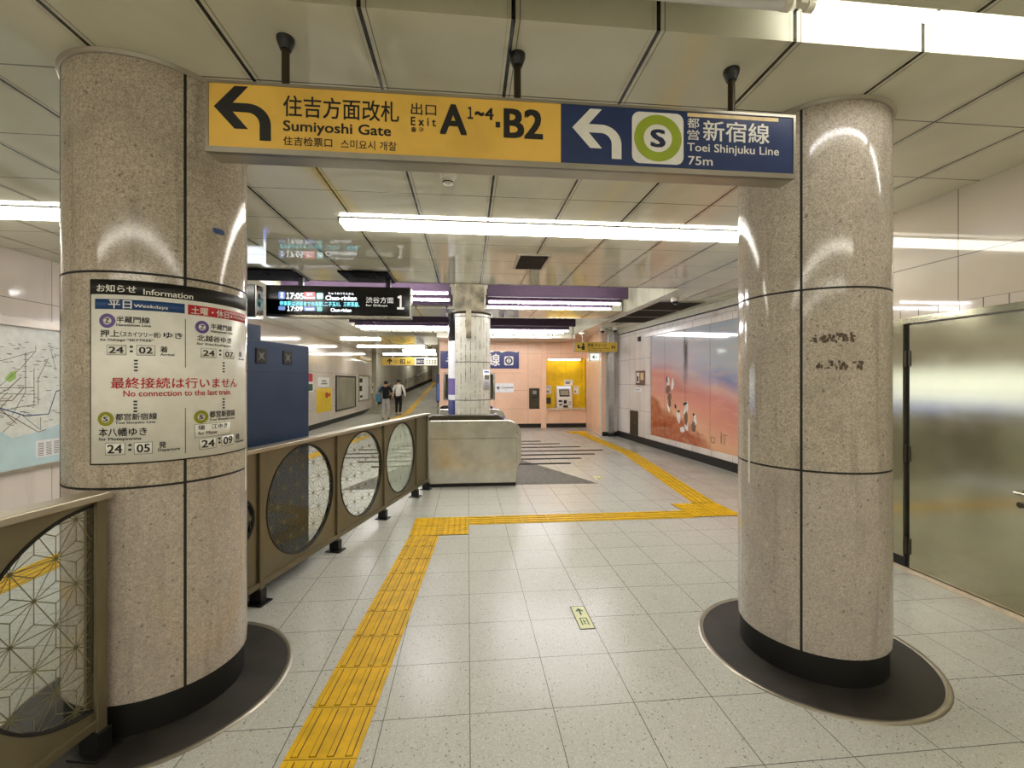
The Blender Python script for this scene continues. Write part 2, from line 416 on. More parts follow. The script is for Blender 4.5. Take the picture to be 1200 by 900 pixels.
def rrect(u0, v0, u1, v1, r, n=5):
    pts = []
    for cx, cy, a in ((u1 - r, v1 - r, 0), (u0 + r, v1 - r, 90), (u0 + r, v0 + r, 180), (u1 - r, v0 + r, 270)):
        pts += [(cx + r * math.cos(math.radians(a + 90 * i / n)), cy + r * math.sin(math.radians(a + 90 * i / n))) for i in range(n + 1)]
    return pts
def mark(parent, name, mat, polys, fn, w=0.0008):
    mb = MB()
    for p in polys: mb.poly(p, fn, w)
    return obj(name, mb, mat, parent, bev=-1)
def plate(poly, fn, w0, w1): return MB().prism(poly, fn, w0, w1)
def ring(cu, cv, r0, r1, fn, w, n=40, rat=1.0):
    a = disc(cu, cv, r0, n, r0 * rat); b = disc(cu, cv, r1, n, r1 * rat); mb = MB()
    for i in range(n): mb.poly([a[i], a[(i + 1) % n], b[(i + 1) % n], b[i]], fn, w)
    return mb
# vertical frames: front(Y) looks to -Y, leftw(X) looks to +X, seg(P, Q) any wall whose outside is on the right of P->Q
def front(y, ox=0.0, oz=0.0): return lambda u, v, w: (ox + u, y - w, oz + v)
def leftw(x): return lambda u, v, w: (x + w, u, v)
def rightw(x): return lambda u, v, w: (x - w, u, v)
def seg(p, q):
    d = Vector((q[0] - p[0], q[1] - p[1])).normalized(); n = Vector((d.y, -d.x))
    return lambda u, v, w: (p[0] + d.x * u + n.x * w, p[1] + d.y * u + n.y * w, v)
def bent_arrow(u0, v0, u1, v1):     # the sign's turn-left arrow in its box
    U = lambda a: u0 + a * (u1 - u0); V = lambda b: v0 + b * (v1 - v0)
    out = []; inn = []
    for i in range(11):
        a = math.radians(90 - 9 * i)
        out.append((.58 + .42 * math.cos(a), .29 + .395 * math.sin(a))); inn.append((.58 + .22 * math.cos(a), .29 + .225 * math.sin(a)))
    pts = [(0, .60), (.36, 1.0), (.60, 1.0), (.33, .685)] + out + [(1, 0), (.80, 0)] + inn[::-1] + [(.33, .515), (.60, .20), (.36, .20)]
    return [[(U(a), V(b)) for a, b in pts]]

# ================================================================== THE SETTING
CZ = 3.021
fl = MB().add([(-5.0, -5, 0), (4.9, -5, 0), (4.9, 15.8, 0), (-5.0, 15.8, 0)], [(0, 1, 2, 3)]).add([(-5.0, 15.8, 0), (-0.5, 15.8, 0), (-0.5, 22, 0), (-5.0, 22, 0)], [(0, 1, 2, 3)])
struct('floor', fl, 'terrazzo_floor', 'pale speckled terrazzo slab floor of the station hall', 'floor')
rp = MB().add([(-5.0, 22, 0), (-0.5, 22, 0), (-2.0, 38.2, 1.55), (-5.0, 38.2, 1.55)], [(0, 1, 2, 3)])
struct('floor_ramp', rp, 'ramp_floor', 'grey ramp rising away at the far end of the left passage', 'ramp')

ce = MB(); T = 3.5
for b in ((-5.1, 3.9, -5, 1.58), (-5.1, 4.9, 1.79, 6.72), (-5.1, -3.0, 6.72, 13.5), (3.3, 4.9, 6.72, 13.5), (-3.0, 3.3, 9.05, 10.2), (-5.1, 4.9, 13.5, 15.8), (-5.1, -0.5, 15.8, 38.4)):
    ce.box(b[0], b[1], b[2], b[3], CZ, T)
ce.box(-5.1, 4.9, 1.58, 1.79, 3.15, T)
ce.box(-3.2, 3.5, 6.5, 13.7, T, T + 0.06)
struct('ceiling', ce, 'ceiling_panel', 'cream enamel panel ceiling with dark joints and light recesses', 'ceiling')

struct('ceiling_soffit', MB().box(-0.93, 3.3, 13.62, 14.995, 2.885, CZ - .002), 'ceiling_panel', 'lower ceiling strip in front of the peach wall', 'ceiling')
struct('wall_left', MB().box(-5.2, -5.0, -5, 24.2, 0, CZ), 'enamel_wall_left', 'pinkish white enamel panel wall on the left', 'wall')
struct('wall_left_far', MB().hexa(seg((-4.95, 24.2), (-3.0, 38.3)), 0, 14.3, -0.1, CZ, -0.25, 0), 'concrete_grey', 'stained grey concrete wall beside the far ramp', 'wall')
struct('wall_far_end', MB().box(-4.0, -1.6, 38.2, 38.4, 1.2, CZ), 'concrete_grey', 'grey end wall closing the ramp passage', 'wall')
struct('wall_passage_right', MB().hexa(seg((-2.3, 38.2), (-0.94, 15.4)), 0, 22.82, 0, CZ, -0.15, 0), 'concrete_grey', 'grey right wall of the ramp passage', 'wall')
struct('wall_right', MB().box(3.68, 3.85, -5, 4.3, 0, CZ), 'enamel_wall_right', 'glossy beige enamel panel wall above the steel door', 'wall')
struct('wall_right_return', MB().box(3.85, 5.0, 4.15, 4.3, 0, CZ), 'enamel_wall_right', 'short return of the right wall behind the near column', 'wall')
MW = seg((4.24, 12.98), (4.6, 7.29)); ML = math.hypot(.36, 5.69)
# on the mural wall u runs towards the camera from Y=12.98
def mu(y): return (12.98 - y) / 5.69 * ML
struct('wall_right_far', MB().hexa(MW, mu(12.6), mu(4.25), 0, CZ, -0.2, 0), 'marble_wall', 'white marble wall that carries the mural', 'wall')
struct('baseboard_right', MB().hexa(MW, mu(12.5), mu(4.3), 0.0, 0.155, 0, 0.03), 'kick_black', 'black base strip under the mural wall', 'baseboard')
struct('wall_alcove', MB().box(3.80, 4.45, 12.55, 12.7, 0, CZ), 'white_wall_back', 'white panel wall in the back right corner', 'wall')
struct('baseboard_alcove', MB().box(3.82, 4.25, 12.53, 12.55, 0, 0.12), 'kick_black', 'black base strip in the back right corner', 'baseboard')
struct('wall_peach_side', MB().hexa(seg((4.02, 15.05), (3.80, 12.55)), 0, 2.51, 0, CZ, -0.12, 0), 'peach_plain', 'peach side wall right of the yellow recess', 'wall')
pw = MB()
for b in ((-0.93, -0.80, 0, CZ), (-0.80, 0.90, 0, .95), (-0.80, 0.90, 1.84, CZ), (0.90, 2.50, 0.14, CZ), (2.46, 2.63, 0, CZ), (2.63, 4.02, 2.34, CZ), (2.63, 4.02, 0.14, 0.50)):
    pw.box(b[0], b[1], 15.0, 15.12, b[2], b[3])
struct('wall_back', pw, 'peach_wall', 'peach panel wall of the station office', 'wall')
struct('wall_office', MB().box(-1.0, 4.2, 15.7, 15.8, 0, CZ).box(-0.93, -0.80, 15.12, 15.7, 0, CZ), 'concrete_grey', 'dim grey wall inside the station office', 'wall')
struct('trim_1', MB().box(-0.93, 2.46, 14.97, 15.0, 1.86, 1.90).box(2.46, 2.63, 14.96, 15.0, 0.0, 2.885), 'peach_plain', 'peach ledge and pier strip on the back wall', 'trim')
struct('baseboard_back', MB().box(2.64, 4.0, 14.98, 15.1, 0, 0.14).box(-0.93, 2.46, 15.02, 15.1, 0, 0.14), 'stripe_dark', 'dark base strip of the peach wall', 'baseboard')
win = MB()
for b in ((-0.80, 0.90, .95, 1.0), (-0.80, 0.90, 1.79, 1.84), (-0.80, -0.74, 1, 1.79), (0.84, 0.90, 1, 1.79), (0.02, 0.08, 1, 1.79)): win.box(b[0], b[1], 14.98, 15.10, b[2], b[3])
w1 = struct('window_1', win, 'steel', 'station office window behind the streaked column', 'window')
obj('pane', MB().box(-0.74, 0.84, 15.045, 15.051, 1.0, 1.79), 'glass_window', w1)
struct('wall_rear', MB().box(-5.2, 3.85, -5.15, -5.0, 0, CZ), 'rear_wall_paint', 'plain wall behind the viewpoint', 'wall')
struct('baseboard_left', MB().box(-5.0, -4.97, 8, 24.2, 0, 0.16), 'kick_black', 'black base strip of the left wall', 'baseboard')
struct('trim_2', MB().hexa(MW, mu(12.4), mu(4.35), 2.875, 2.895, 0, 0.035), 'kick_black', 'dark strip where mural wall meets ceiling', 'trim')
struct('trim_7', MB().hexa(MW, mu(12.4), mu(4.35), 2.895, CZ, 0, 0.03), 'cove_cream', 'cream cove strip above the mural wall', 'trim')
struct('trim_8', MB().box(-3.0, 3.3, 6.72, 6.73, CZ - .004, CZ + .012), 'grout', 'dark edge line of the light recess', 'trim')
# steel door in the near right wall
struct('trim_3', MB().hexa(rightw(3.68), -1.2, 3.62, 2.10, 2.175, 0, 0.006), 'small_tile', 'row of small tiles over the steel door', 'trim')
dr = thing('door_1', 'wide dull stainless steel door in the right wall', 'door', (3.68, 2.95, 0), kind='structure')
obj('leaf', MB().box(3.655, 3.678, 2.46, 3.40, 0.02, 2.04), 'steel_door', dr, 0.003)
obj('leaf', MB().box(3.655, 3.678, 1.50, 2.45, 0.02, 2.04), 'steel_door', dr, 0.003)
obj('frame', MB().box(3.64, 3.679, 3.44, 3.62, 0.1, 2.10).box(3.64, 3.679, 1.40, 3.44, 2.05, 2.10), 'steel_door', dr, 0.002)
obj('gap_strip', MB().box(3.668, 3.679, 3.40, 3.44, 0.0, 2.05).box(3.66, 3.679, 3.44, 3.62, 0, 0.1).box(3.664, 3.679, 1.4, 3.44, 0.0, 0.02), 'kick_black', dr)
for z in (1.76, 0.97, 0.20):
    obj('hinge', MB().lathe(3.648, 3.42, [(0.011, z - 0.07), (0.011, z + 0.07)], 12).box(3.650, 3.656, 3.385, 3.455, z - 0.065, z + 0.065), 'steel_dark', dr)
h = obj('handle', MB().tube([(3.655, 2.64, .835), (3.60, 2.64, .835)], 0.012).tube([(3.60, 2.64, .835), (3.60, 2.53, .83)], 0.011), 'steel', dr)
obj('lock', MB().tube([(3.656, 2.64, .75), (3.645, 2.64, .75)], 0.02, 16), 'steel_dark', dr)
struct('trim_4', MB().box(3.60, 3.68, -1.2, 3.62, 0, 0.012), 'counter_top', 'worn threshold strip in front of the steel door', 'trim')

# ================================================================== COLUMNS
def column(cx, cy, name, label, stone_mat):
    R = 0.378
    c = thing(name, label, 'column', (cx, cy, 0))
    obj('shaft', MB().lathe(cx, cy, [(R, 0.155), (R, CZ)], 96, False), stone_mat, c)
    jm = MB()
    for z in (1.103, 2.052):
        jm.lathe(cx, cy, [(R + .0006, z - .0052), (R + .0006, z + .0052)], 96, False)
    s0 = 0.295 if cx < 0 else -0.294
    for k in range(4):
        a = s0 / R + k * PI / 2; e = 0.006 / R
        jm.lathe(cx, cy, [(R + .0006, 0.155), (R + .0006, CZ)], 2, False, a - e, a + e)
    obj('grout_joint', jm, 'grout', c)
    obj('kick_base', MB().lathe(cx, cy, [(R - .012, 0), (R - .012, 0.155)], 64), 'kick_black', c)
    obj('collar', MB().lathe(cx, cy, [(R + .001, CZ - .020), (R + .011, CZ - .019), (R + .012, CZ - .004), (R + .016, CZ - .001)], 64, False), 'alu', c)
    fr = obj('floor_ring', MB().lathe(cx, cy, [(0.0, 0.004), (0.58, 0.004)], 96, False), 'mat_dark', c)
    obj('ring_edge', MB().lathe(cx, cy, [(0.58, 0.004), (0.582, 0.006), (0.606, 0.006), (0.611, 0.0005)], 96, False), 'alu', fr)
    return c
LC = (-1.575, 2.50); RC = (2.012, 2.476); CC = (0.03, 8.2); CR = 0.378
lc = column(*LC, 'stone_column', 'thick round beige stone column carrying the curved train notice', 'column_stone_a')
rc = column(*RC, 'stone_column', 'thick round beige stone column beside the steel door', 'column_stone_b')
def cylf(c, R=CR): return lambda u, v, w: (c[0] + (R + w) * math.sin(u / R), c[1] - (R + w) * math.cos(u / R), v)
fL = cylf(LC); fR = cylf(RC); fC = cylf(CC)
def rough_patch(u0, v0, u1, v1, n, seed):
    rnd = random.Random(seed); ps = []
    for k in range(n):
        u = rnd.uniform(u0, u1); v = rnd.uniform(v0, v1); a = rnd.uniform(.004, .014); b = rnd.uniform(.004, .016)
        ps.append([(u + a * math.cos(q * PI / 3 + .3) * rnd.uniform(.5, 1.2), v + b * math.sin(q * PI / 3 + .3) * rnd.uniform(.5, 1.2)) for q in range(6)])
    return ps
o = mark(rc, 'glue_residue', 'residue', rough_patch(-.25, 1.775, -.05, 1.815, 40, 3) + rough_patch(-.225, 1.64, -.02, 1.675, 30, 4) + [rect(-.245, 1.79, -.19, 1.80), rect(-.16, 1.775, -.10, 1.785)], fR)
o['label'] = 'dark torn glue residue left on the stone'
obj('corner_guard', MB().hexa(fR, -.60, -.585, 0.98, 1.35, 0, .003), 'white_plastic', rc)
o = mark(lc, 'blue_tape', 'ink_blue', [rrect(.415, 2.30, .475, 2.325, .01)], fL, .003); o['label'] = 'scrap of blue tape'
obj('edge_strip', MB().hexa(fL, .655, .672, 0.98, 1.62, 0, .004), 'white_plastic', lc)

c3 = thing('marble_column', 'white marble column with black vertical streaks behind the ticket gate', 'column', (CC[0], CC[1], 0))
obj('shaft', MB().lathe(*CC, [(CR, 0), (CR, 2.78)], 64, False), 'column_marble', c3)
jm = MB()
for z in (0.62, 1.24, 1.905, 2.70): jm.lathe(*CC, [(CR + .001, z - .006), (CR + .001, z + .006)], 64, False)
obj('grout_joint', jm, 'grout', c3)
obj('collar', MB().lathe(*CC, [(CR + .01, 2.75), (CR + .03, 2.77), (CR + .03, 2.79), (CR - .1, 2.80)], 64, False), 'steel_dark', c3)
obj('neck', MB().box(CC[0] - .26, CC[0] + .26, CC[1] - .24, CC[1] + .24, 2.79, 3.5), 'plaster_dirty', c3)
obj('conduit', MB().box(CC[0] - .06, CC[0] + .03, CC[1] - CR - .07, CC[1] - CR + .02, 2.32, 2.98).box(CC[0] - .02, CC[0] + .0, CC[1] - CR - .03, CC[1] - CR + .02, 2.98, 3.5), 'plaster_dirty', c3)

# wrapped poster on the marble column's left flank
wp = thing('column_poster', 'black, white and violet poster wrapped round the left flank of the marble column', 'poster', (-.35, 8.2, 1.0))
def wrapbar(v0, v1, mat, nm='poster_band'):
    obj(nm, MB().lathe(*CC, [(CR + .004, v0), (CR + .004, v1)], 12, False, -1.75, -.72), mat, wp)
wrapbar(2.28, 2.78, 'black_gloss'); wrapbar(1.62, 2.28, 'paper_white'); wrapbar(1.33, 1.62, 'ink_purple'); wrapbar(1.24, 1.33, 'paper_white'); wrapbar(.9, 1.24, 'navy_banner')
nc = thing('small_notice', 'small white sheet with a photo taped on the marble column', 'notice', (.39, 7.9, 1.4))
obj('sheet', MB().lathe(*CC, [(CR + .001, 1.42), (CR + .004, 1.42), (CR + .004, 1.77), (CR + .001, 1.77)], 8, False, .25 / CR, .47 / CR), 'paper_white', nc)
mark(nc, 'printed_photo', 'grey_plastic', [rect(.29 + .03 * q, 1.60, .32 + .03 * q, 1.68) for q in range(5)], fC, .006)
mark(nc, 'printed_header', 'ink_cyan', [rect(.28 + .03 * q, 1.725, .31 + .03 * q, 1.75) for q in range(5)] + [rect(.29 + .03 * q, 1.47 + .03 * k, .32 + .03 * q, 1.477 + .03 * k) for k in range(4) for q in range(4)], fC, .006)

# ------------------------------------------------------------------ curved train notice on the left column
nb = thing('train_notice', 'curved white last train notice wrapped on the left stone column', 'notice', (LC[0] + .1, LC[1] - .39, 1.21))
def cplate(u0, v0, u1, v1, w0, w1, mat, name, par):
    a0, a1 = u0 / CR, u1 / CR; n = max(3, int((u1 - u0) / .03)); mb = MB()
    mb.lathe(*LC, [(CR + w0, v0), (CR + w1, v0), (CR + w1, v1), (CR + w0, v1)], n, False, a0, a1)
    return obj(name, mb, mat, par)
U0, U1, V0, V1 = -.050, .652, 1.215, 2.010
cplate(U0 - .006, V0 - .006, U1 + .006, V1 + .006, .0008, .005, 'ink_black', 'edge', nb)
cplate(U0, V0, U1, V1, .001, .006, 'paper', 'board', nb)
cplate(U0, 1.951, U1, V1, .001, .0066, 'ink_black', 'header', nb)
cplate(-.033, 1.887, .292, 1.931, .001, .0066, 'ink_blue', 'weekday_band', nb)
cplate(.304, 1.885, .644, 1.931, .001, .0066, 'ink_red', 'holiday_band', nb)
WL = .0072
letters(nb, 'ink_white', [('お知らせ', -.024, 1.961, .121, 1.993), ('Information', .146, 1.957, .324, 1.982), ('平日', .022, 1.891, .105, 1.927), ('Weekdays', .113, 1.894, .23, 1.912),
                          ('土曜・休日', .316, 1.889, .497, 1.924), ('Saturdays', .505, 1.911, .632, 1.924), ('& Holidays', .505, 1.892, .632, 1.907)], fL, WL + .0004)
letters(nb, 'ink_black', [('半蔵門線', .051, 1.829, .167, 1.857), ('Hanzomon Line', .051, 1.814, .171, 1.825), ('押上', -.011, 1.766, .062, 1.797), ('〈スカイツリー前〉', .064, 1.768, .205, 1.791), ('ゆき', .215, 1.768, .283, 1.795),
                          ('for Oshiage “SKYTREE”', -.011, 1.745, .181, 1.759), ('着', .203, 1.703, .229, 1.731), ('Arrival', .203, 1.688, .253, 1.699),
                          ('都営新宿線', .047, 1.402, .192, 1.432), ('Toei Shinjuku Line', .047, 1.383, .186, 1.397), ('本八幡ゆき', -.016, 1.333, .157, 1.369), ('for Motoyawata', -.016, 1.311, .138, 1.328),
                          ('発', .199, 1.272, .224, 1.300), ('Departure', .196, 1.253, .274, 1.270),
                          ('半蔵門線', .40, 1.826, .518, 1.853), ('Hanzomon Line', .40, 1.811, .521, 1.822), ('北越谷ゆき', .34, 1.764, .513, 1.793), ('for Kita-koshigaya', .34, 1.743, .51, 1.757),
                          ('着', .572, 1.700, .60, 1.728), ('Arrival', .57, 1.684, .625, 1.695),
                          ('都営新宿線', .395, 1.396, .539, 1.428), ('Toei Shinjuku Line', .395, 1.378, .535, 1.391), ('発', .544, 1.270, .577, 1.300), ('Departure', .542, 1.25, .62, 1.266)], fL, WL)
letters(nb, 'ink_red', [('最終接続は行いません', .031, 1.541, .554, 1.589), ('No connection to the last train.', .076, 1.506, .51, 1.532)], fL, WL)
def timecard(u0, v0, u1, v1, s):
    cplate(u0, v0, u1, v1, .002, .0066, 'ink_grey', 'time_card', nb); cplate(u0 + .002, v0 + .002, u1 - .002, v1 - .002, .002, .0071, 'paper', 'time_card', nb)
    letters(nb, 'ink_black', [(s, u0 + .01, v0 + .009, u1 - .01, v1 - .009, .02)], fL, WL + .0006)
for a in ((.014, 1.687, .086, 1.732, '24'), (.121, 1.687, .186, 1.733, '02'), (.008, 1.251, .081, 1.305, '24'), (.113, 1.250, .177, 1.303, '05'),
          (.356, 1.686, .427, 1.731, '24'), (.465, 1.686, .535, 1.731, '07'), (.35, 1.247, .427, 1.300, '24'), (.455, 1.249, .53, 1.303, '09')): timecard(*a)
cplate(.33, 1.305, .507, 1.370, .002, .0066, 'ink_grey', 'paste_over', nb); cplate(.332, 1.307, .505, 1.368, .002, .0071, 'paper', 'paste_over', nb)
letters(nb, 'ink_black', [('瑞　江ゆき', .345, 1.342, .487, 1.364), ('for Mizue', .345, 1.318, .43, 1.334)], fL, WL + .0006)
for u, v in ((.098, 1.70), (.093, 1.268), (.442, 1.70), (.438, 1.266)): mark(nb, 'colon', 'ink_black', [rect(u, v + k * .02, u + .011, v + k * .02 + .009) for k in (0, 1)], fL, WL)
for u, v in ((.113, 1.617), (.111, 1.437), (.46, 1.617), (.46, 1.437)): mark(nb, 'dotted_line', 'ink_black', [rect(u, v + k * .0145, u + .013, v + k * .0145 + .007) for k in range(4)], fL, WL)
for v0, v1 in ((1.636, 1.862), (1.239, 1.449)): mark(nb, 'divider_line', 'ink_black', [rect(.293, v0, .2955, v1)], fL, WL)
for u, v, r, mt, ch in ((.016, 1.836, .031, 'ink_purple', 'Z'), (.362, 1.831, .030, 'ink_purple', 'Z'), (.010, 1.409, .031, 'ink_olive', 'S'), (.358, 1.403, .031, 'ink_olive', 'S')):
    obj('line_ring', ring(u, v, r * .52, r, fL, WL), mt, nb, bev=-1)
    letters(nb, 'ink_black', [(ch, u - .008, v - .010, u + .008, v + .010, .02)], fL, WL)

# ================================================================== HANGING DIRECTION SIGN
SX, SZ, SY = -1.058, 2.51, 1.94
sg = thing('direction_sign', 'long yellow and navy direction sign hanging between the two stone columns', 'sign', (.22, 1.99, 2.51))
fS = front(SY, SX, SZ)
obj('housing', MB().box(SX, SX + 2.562, SY, SY + .10, SZ - .004, SZ + .288), 'alu', sg, 0.004)
obj('yellow_panel', MB().hexa(fS, .012, 1.463, .018, .276, -.01, .003), 'sign_yellow', sg)
obj('navy_panel', MB().hexa(fS, 1.463, 2.55, .018, .276, -.01, .003), 'navy_sign', sg)
obj('frame_edge', MB().hexa(fS, 0, 2.562, .276, .288, -.01, .007).hexa(fS, 0, 2.562, -.004, .018, -.01, .007).hexa(fS, 0, .012, .018, .276, -.01, .007).hexa(fS, 2.55, 2.562, .018, .276, -.01, .007), 'alu', sg)
mark(sg, 'left_turn_arrow', 'ink_black', bent_arrow(.031, .050, .253, .268), fS, .004)
mark(sg, 'left_turn_arrow', 'ink_white', bent_arrow(1.514, .047, 1.736, .263), fS, .004)
letters(sg, 'ink_black', [('住吉方面改札', .302, .155, .768, .242, .010), ('Sumiyoshi Gate', .302, .083, .735, .138, .018), ('住吉检票口', .302, .036, .496, .073, .008), ('스미요시 개찰', .531, .034, .759, .072, .006),
                          ('出口', .819, .192, .924, .242, .008), ('E x i t', .819, .147, .922, .182, .02), ('출 구', .819, .119, .872, .139, .012), ('A', .944, .120, 1.05, .242, .03), ('１', 1.058, .189, 1.080, .238, .03), ('~', 1.090, .204, 1.126, .220, .03), ('4', 1.132, .189, 1.167, .238, .025),
                          ('B2', 1.217, .119, 1.379, .240, .03)], fS, .004)
mark(sg, 'dot', 'ink_black', [rect(1.177, .157, 1.197, .182)], fS, .004)
letters(sg, 'ink_white', [('都', 2.041, .203, 2.097, .248, .006), ('営', 2.041, .150, 2.097, .195, .006), ('新宿線', 2.116, .150, 2.433, .241, .010), ('Toei Shinjuku Line', 2.041, .088, 2.480, .136, .010), ('75m', 2.045, .038, 2.160, .076, .008)], fS, .004)
obj('line_badge', MB().poly(rrect(1.784, .034, 2.023, .263, .035), fS, .004), 'ink_white', sg, bev=-1)
obj('line_ring', ring(1.9035, .1485, .062, .104, fS, .005, 48, 1.06), 'ink_green', sg, bev=-1)
letters(sg, 'ink_navy', [('S', 1.873, .110, 1.934, .186, .03)], fS, .005)
o = mark(sg, 'cover_tape', 'tape_cream', [rect(2.041, .254, 2.478, .271)], fS, .0042); o['label'] = 'strip of cream tape along the top of the navy panel'
for x in (-.766, .219, 1.222):
    r_ = obj('hanging_rod', MB().lathe(x, 1.985, [(.016, SZ + .28), (.016, CZ)], 16), 'rod_dark', sg)
    obj('ceiling_flange', MB().lathe(x, 1.985, [(.022, CZ - .05), (.030, CZ - .03), (.036, CZ - .012), (.036, CZ)], 20), 'black_metal', r_)

# ================================================================== LIGHTS OF THE HALL
def trough_lamp(x0, x1, y, z, mat, label, group=None, r=.019, name='fluorescent_lamp', cat='lamp'):
    t_ = thing(name, label, cat, ((x0 + x1) / 2, y, z), group)
    obj('tube', MB().tube([(x0 + .03, y, z), (x1 - .03, y, z)], r, 8), mat, t_)
    obj('end_cap', MB().tube([(x0, y, z), (x0 + .03, y, z)], r * 1.15, 10), 'white_plastic', t_)
    obj('end_cap', MB().tube([(x1 - .03, y, z), (x1, y, z)], r * 1.15, 10), 'white_plastic', t_)
    return t_
a = trough_lamp(1.33, 2.50, 1.655, 3.055, 'tube_near', 'bright tube in the ceiling trough above the direction sign at right')
obj('holder', MB().box(1.30, 1.33, 1.64, 1.67, 3.055, 3.15).box(2.50, 2.53, 1.64, 1.67, 3.055, 3.15), 'white_plastic', a)
a = trough_lamp(2.55, 3.62, 1.655, 3.055, 'tube_near', 'tube in the ceiling trough past the right edge of the frame')
b_ = trough_lamp(-1.20, 1.26, 1.655, 3.055, 'tube_off', 'unlit grey tube in the ceiling trough above the direction sign', r=.022)
def diffuser_lamp(x0, x1, y0, y1, mat, label, group=None):
    t_ = thing('ceiling_light', label, 'ceiling light', ((x0 + x1) / 2, (y0 + y1) / 2, CZ), group)
    obj('diffuser', MB().box(x0 + .012, x1 - .012, y0 + .02, y1 - .02, CZ - .045, CZ - .002), mat, t_)
    obj('frame', MB().box(x0, x0 + .012, y0, y1, CZ - .034, CZ - .001).box(x1 - .012, x1, y0, y1, CZ - .034, CZ - .001).box(x0, x1, y0, y0 + .02, CZ - .008, CZ - .001).box(x0, x1, y1 - .02, y1, CZ - .008, CZ - .001), 'black_metal', t_)
diffuser_lamp(-1.14, 3.64, 4.09, 4.33, 'tube_mid', 'long white ceiling light strip running behind the right stone column')
diffuser_lamp(-4.98, -2.6, 4.09, 4.33, 'tube_mid', 'white ceiling light strip left of the left stone column')
for y in (-1.0, -3.4):
    diffuser_lamp(-4.6, 3.2, y, y + .24, 'tube_rear', 'ceiling light strip %s behind the viewpoint' % ('just' if y > -2 else 'far'))

def beam_lamp(x0, x1, y, tube, label, z0=CZ):
    t_ = thing('purple_light_beam', label, 'light beam', ((x0 + x1) / 2, y, z0), 'purple ceiling beams with tubes')
    obj('beam', MB().box(x0, x1, y - .03, y + .03, z0, z0 + .20), 'purple_paint', t_, .003)
    if tube:
        tb = obj('tube', MB().tube([(x0 + .04, y - .02, z0 - .035), (x1 - .04, y - .02, z0 - .035)], .017, 8), 'tube_far', t_)
        obj('tube_holder', MB().box(x0 + .02, x0 + .05, y - .03, y + .0, z0 - .055, z0).box(x1 - .05, x1 - .02, y - .03, y + .0, z0 - .055, z0), 'white_plastic', tb)
    obj('hanger', MB().box(x0 + .25, x0 + .28, y - .015, y + .015, z0 + .2, 3.5).box(x1 - .28, x1 - .25, y - .015, y + .015, z0 + .2, 3.5), 'purple_paint', t_)
for k, (y, tb) in enumerate(((7.35, 1), (7.95, 1), (8.7, 0))):
    beam_lamp(-2.9, -.29, y, tb, ('front', 'middle', 'rear')[k] + ' purple beam of the near recess, left of the marble column')
for k, (y, tb) in enumerate(((7.72, 0), (8.05, 1), (8.62, 1))):
    beam_lamp(.34, 2.82, y, tb, ('front', 'middle', 'rear')[k] + ' purple beam of the near recess, right of the marble column')
for k, (y, tb) in enumerate(((11.4, 0), (11.95, 1), (12.5, 1))):
    beam_lamp(-2.9, -.1, y, tb, ('front', 'middle', 'rear')[k] + ' purple beam of the far recess, left of the marble column')
for k, (y, tb) in enumerate(((11.75, 0), (12.5, 1), (13.1, 1))):
    beam_lamp(.1, 2.85, y, tb, ('front', 'middle', 'rear')[k] + ' purple beam of the far recess, right of the marble column')
for x0, x1, lb in ((-2.9, -.35, 'thin tube behind the ceiling edge left of the marble column'), (.4, 2.7, 'thin tube behind the ceiling edge right of the marble column')):
    t_ = trough_lamp(x0, x1, 7.0, 3.12, 'tube_far', lb)
    obj('holder', MB().box(x0, x0 + .03, 6.98, 7.02, 3.12, 3.5).box(x1 - .03, x1, 6.98, 7.02, 3.12, 3.5), 'white_plastic', t_)
for x0, x1, y, lb in ((-4.31, -3.0, 15.85, 'nearest ceiling tube light of the ramp passage'), (-4.56, -1.82, 19.25, 'second ceiling tube light of the ramp passage'), (-3.05, -1.55, 21.6, 'short third ceiling tube light of the ramp passage'), (-4.5, -1.7, 24.6, 'fourth ceiling tube light of the ramp passage, above the yellow sign'), (-3.9, -2.3, 31.0, 'fifth tube light, added over the ramp to brighten its wall'), (-3.2, -2.4, 36.0, 'last tube light, added far up the ramp to brighten its end')):  # the last two are added lamps that brighten the dark ramp end
    t_ = thing('passage_light', lb, 'ceiling light', ((x0 + x1) / 2, y, CZ), 'ramp passage lights')
    obj('diffuser', MB().box(x0, x1, y - .06, y + .06, CZ - .045, CZ - .02), 'tube_corridor', t_)
    obj('housing', MB().box(x0 - .02, x1 + .02, y - .08, y + .08, CZ - .02, CZ - .001), 'white_plastic', t_)

